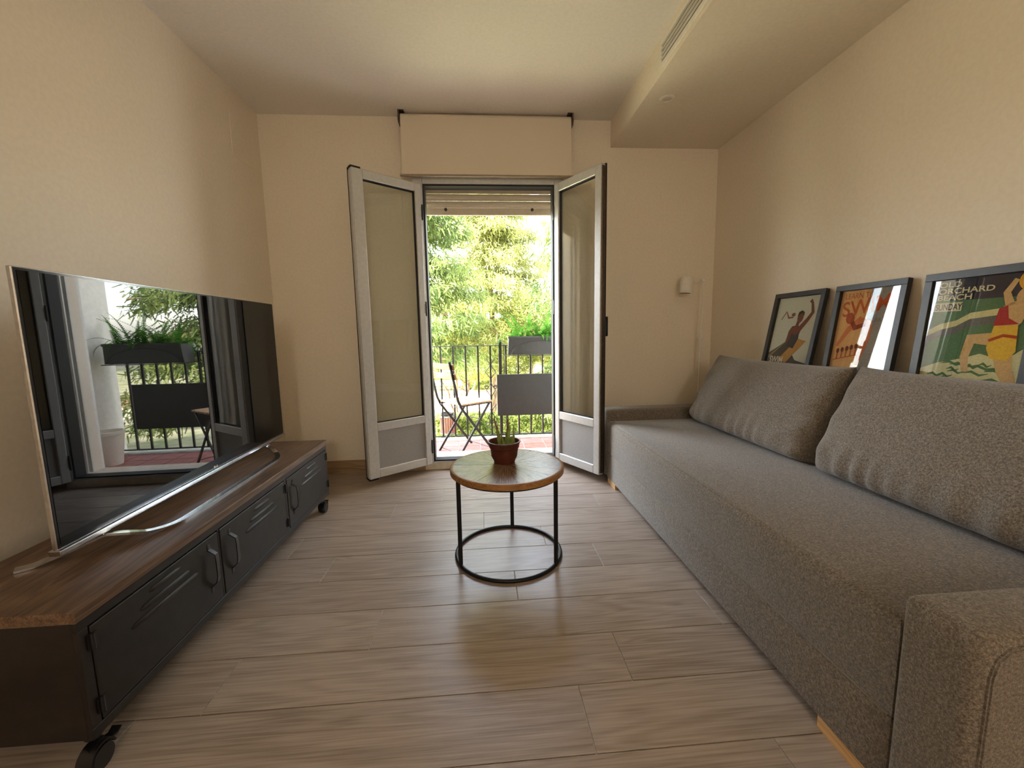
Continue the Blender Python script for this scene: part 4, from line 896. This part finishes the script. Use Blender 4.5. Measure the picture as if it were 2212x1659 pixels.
broadleaf('garden_shrub', 'broad yellow-green shrub rising over the railing on the left', 'shrub', at(985, 15.3), 12.3, [(0, 0, 3.7, 1.35, 0.9, 1.2), (-1.0, 0.2, 3.2, 1.0, 0.8, 1.1), (0.8, -0.1, 2.7, 1.0, 0.8, 0.9)], 'leaf_y', 31, 22000, [(0, 0, 0), (0.15, 0.1, 1), (-0.1, 0, 2)], group='garden shrubs')
broadleaf('garden_shrub', 'yellow-green leafy shrub behind the hanging fern', 'shrub', at(1150, 15.5), 12.5, [(0, 0, 3.9, 1.2, 0.8, 1.3), (0.9, 0.1, 3.4, 1.0, 0.8, 1.2), (-0.7, 0.1, 2.7, 0.9, 0.8, 1.0)], 'leaf_g', 32, 22000, [(0, 0, 0), (0.2, 0.1, 1), (-0.15, 0, 2)], group='garden shrubs')
broadleaf('garden_tree', 'small multi-stemmed tree behind the railing bars', 'tree', at(1012, 25.0), 22.0, [(0, 0, 3.2, 1.5, 1.2, 1.2), (-1.3, 0, 2.9, 1.1, 1.0, 1.0), (1.4, 0, 2.7, 1.2, 1.0, 1.1)], 'leaf_y', 33, 12000, [(0, 0, 0), (-0.1, 0, 1), (0.1, 0, 2)], (0.08, 0.15), trunk_r=0.06)
broadleaf('background_tree', 'dense rounded tree far behind on the left', 'tree', at(945, 30), 27, [(0, 0, 4.2, 2.6, 2.0, 2.6), (1.9, 0.3, 3.2, 1.8, 1.6, 1.9), (-2.2, 0, 3.0, 1.8, 1.6, 2.0)], 'leaf_g', 34, 13000, [(0, 0, 0)], (0.12, 0.22), 'background trees', 0.16)
broadleaf('background_tree', 'dense rounded tree far behind on the right', 'tree', at(1150, 31), 28, [(0, 0, 2.9, 2.4, 2.0, 1.8), (2.4, 0.3, 2.7, 2.0, 1.6, 1.7), (-2.2, 0, 2.5, 1.9, 1.6, 1.6)], 'leaf_y', 35, 12000, [(0, 0, 0)], (0.12, 0.22), 'background trees', 0.16)
def hedge(label, x0, x1, y, h, dep, seed, n_, group='clipped hedges'):
    g_ = np.random.default_rng(seed); t = thing('hedge', label, 'hedge', ((x0+x1)/2, y, GZ), 0, group)
    obj('core', bx(-(x1-x0)/2+0.08, (x1-x0)/2-0.08, -dep/2+0.08, dep/2-0.08, 0, h-0.08, bev=0.05), 'hedge', t)
    P = g_.uniform(-1, 1, (n_, 3)); ax = g_.integers(0, 3, n_); face = g_.integers(0, 10, n_)
    P[face < 4, 1] = -1+g_.uniform(0, .1, (face < 4).sum()); P[(face >= 4) & (face < 9), 2] = 1-g_.uniform(0, .1, ((face >= 4) & (face < 9)).sum()); P[face == 9, 1] = 1
    P = P*np.array([(x1-x0)/2, dep/2, h/2])+np.array([0, 0, h/2])+g_.normal(0, 0.035, (n_, 3)); P[:, 2] = np.maximum(P[:, 2], 0.02)
    D = unit(g_.normal(0, 1, (n_, 3))+np.array([0, -0.4, 0.4])); U = unit(np.cross(D, g_.normal(0, 1, (n_, 3)))); V, F = quads(P, D, U, g_.uniform(0.05, 0.11, n_), g_.uniform(0.035, 0.07, n_))
    o = obj('foliage', fast_mesh('foliage', V, F, M['hedge']), 'hedge', t); o['kind'] = 'stuff'; return t
hedge('low leafy hedge just below the balcony railing', at(940, 14.3), at(1290, 14.3), 11.2, 0.68, 0.8, 41, 16000)
hedge('low hedge along the far side of the path behind the bench', at(900, 26.5), at(1300, 26.5), 23.4, 0.9, 0.8, 42, 9000)
# litter bin
t = thing('litter_bin', 'round litter bin with red-brown slats on the lawn', 'bin', (at(964, 13.2), 10.2, GZ))
b2 = new(); cyl(b2, (0, 0.0, 0), (0, 0.0, 0.36), 0.04, seg=12); obj('post', b2, 'bin_metal', t, True)
b2 = new(); lathe(b2, [(0, 0.36), (0.20, 0.36), (0.22, 0.92), (0.20, 0.92), (0.18, 0.40), (0, 0.40)], 24); obj('liner', b2, 'bin_metal', t, True)
b2 = new(); lathe(b2, [(0.21, 0.90), (0.26, 0.90), (0.26, 0.95), (0.21, 0.95)], 24, closed_prof=True); lathe(b2, [(0.20, 0.35), (0.255, 0.35), (0.255, 0.39), (0.20, 0.39)], 24, closed_prof=True); obj('hoop', b2, 'bin_metal', t, True)
b2 = new(); lathe(b2, [(0.19, 0.95), (0.215, 1.03), (0.20, 1.035), (0.17, 0.95)], 20); obj('bag', b2, 'rubber', t, True)
sm = finish(box(new(), -0.022, 0.022, -0.010, 0.010, 0.385, 0.905, 0.002, 1), 'slat'); sm.materials.append(M['slat_red'])
for i in range(20):
    a = 2*PI*i/20; obj('slat', sm, 'slat_red', t, loc=(0.238*math.cos(a), 0.238*math.sin(a), 0), rot=(0, 0, a+PI/2))
# bench
t = thing('park_bench', 'pale backed park bench beside the path', 'bench', (at(968, 24.0), 20.95, GZ), 0.0)
for i in range(4): obj('seat_slat', bx(-0.8, 0.8, -0.20+i*0.105, -0.11+i*0.105, 0.42, 0.455, bev=0.004, seg=1), 'bench_stone', t)
for i in range(3): obj('back_slat', bx(-0.8, 0.8, 0.215, 0.245, 0.55+i*0.115, 0.64+i*0.115, bev=0.004, seg=1), 'bench_stone', t)
for x in (-0.62, 0.62):
    b2 = new(); box(b2, x-0.04, x+0.04, -0.19, -0.12, 0, 0.42); box(b2, x-0.04, x+0.04, 0.20, 0.26, 0, 0.86); box(b2, x-0.04, x+0.04, -0.12, 0.20, 0.36, 0.42); obj('leg', b2, 'bench_stone', t)
# apartment building behind the trees
BX0, BX1, BYF = at(1035, 49), at(1500, 49), 46.0
t = thing('apartment_building', 'pale apartment block with shaded windows far behind the trees', 'building', ((BX0+BX1)/2, BYF, GZ))
bw = (BX1-BX0)/2
obj('wall', bx(-bw, bw, 0, 9, 0, 22), 'far_wall', t)
obj('plinth', bx(-bw-0.1, bw+0.1, -0.06, 0, 0, 3.4), 'far_brick', t)
wx0 = at(1132, 49)-(BX0+BX1)/2
for r_ in range(6):
    for c_ in range(9):
        x = wx0+c_*2.65-2.65*2; z = 3.9+r_*3.05
        if x-1 < -bw or x+1 > bw: continue
        wide = 0.62 if c_ % 2 else 1.05
        wn = obj('window', bx(-wide-0.09, wide+0.09, -0.05, 0.0, -0.09, 1.5), 'far_wall', t, loc=(x, 0, z))
        obj('pane', bx(-wide, wide, -0.06, -0.051, 0, 1.4), 'far_glass', wn)
        obj('lintel', bx(-wide-0.15, wide+0.15, -0.30, -0.05, 1.42, 1.56), 'far_wall', wn)
for r_ in range(6): obj('floor_band', bx(-bw-0.05, bw+0.05, -0.10, 0, 3.35+r_*3.05, 3.55+r_*3.05), 'far_wall', t)
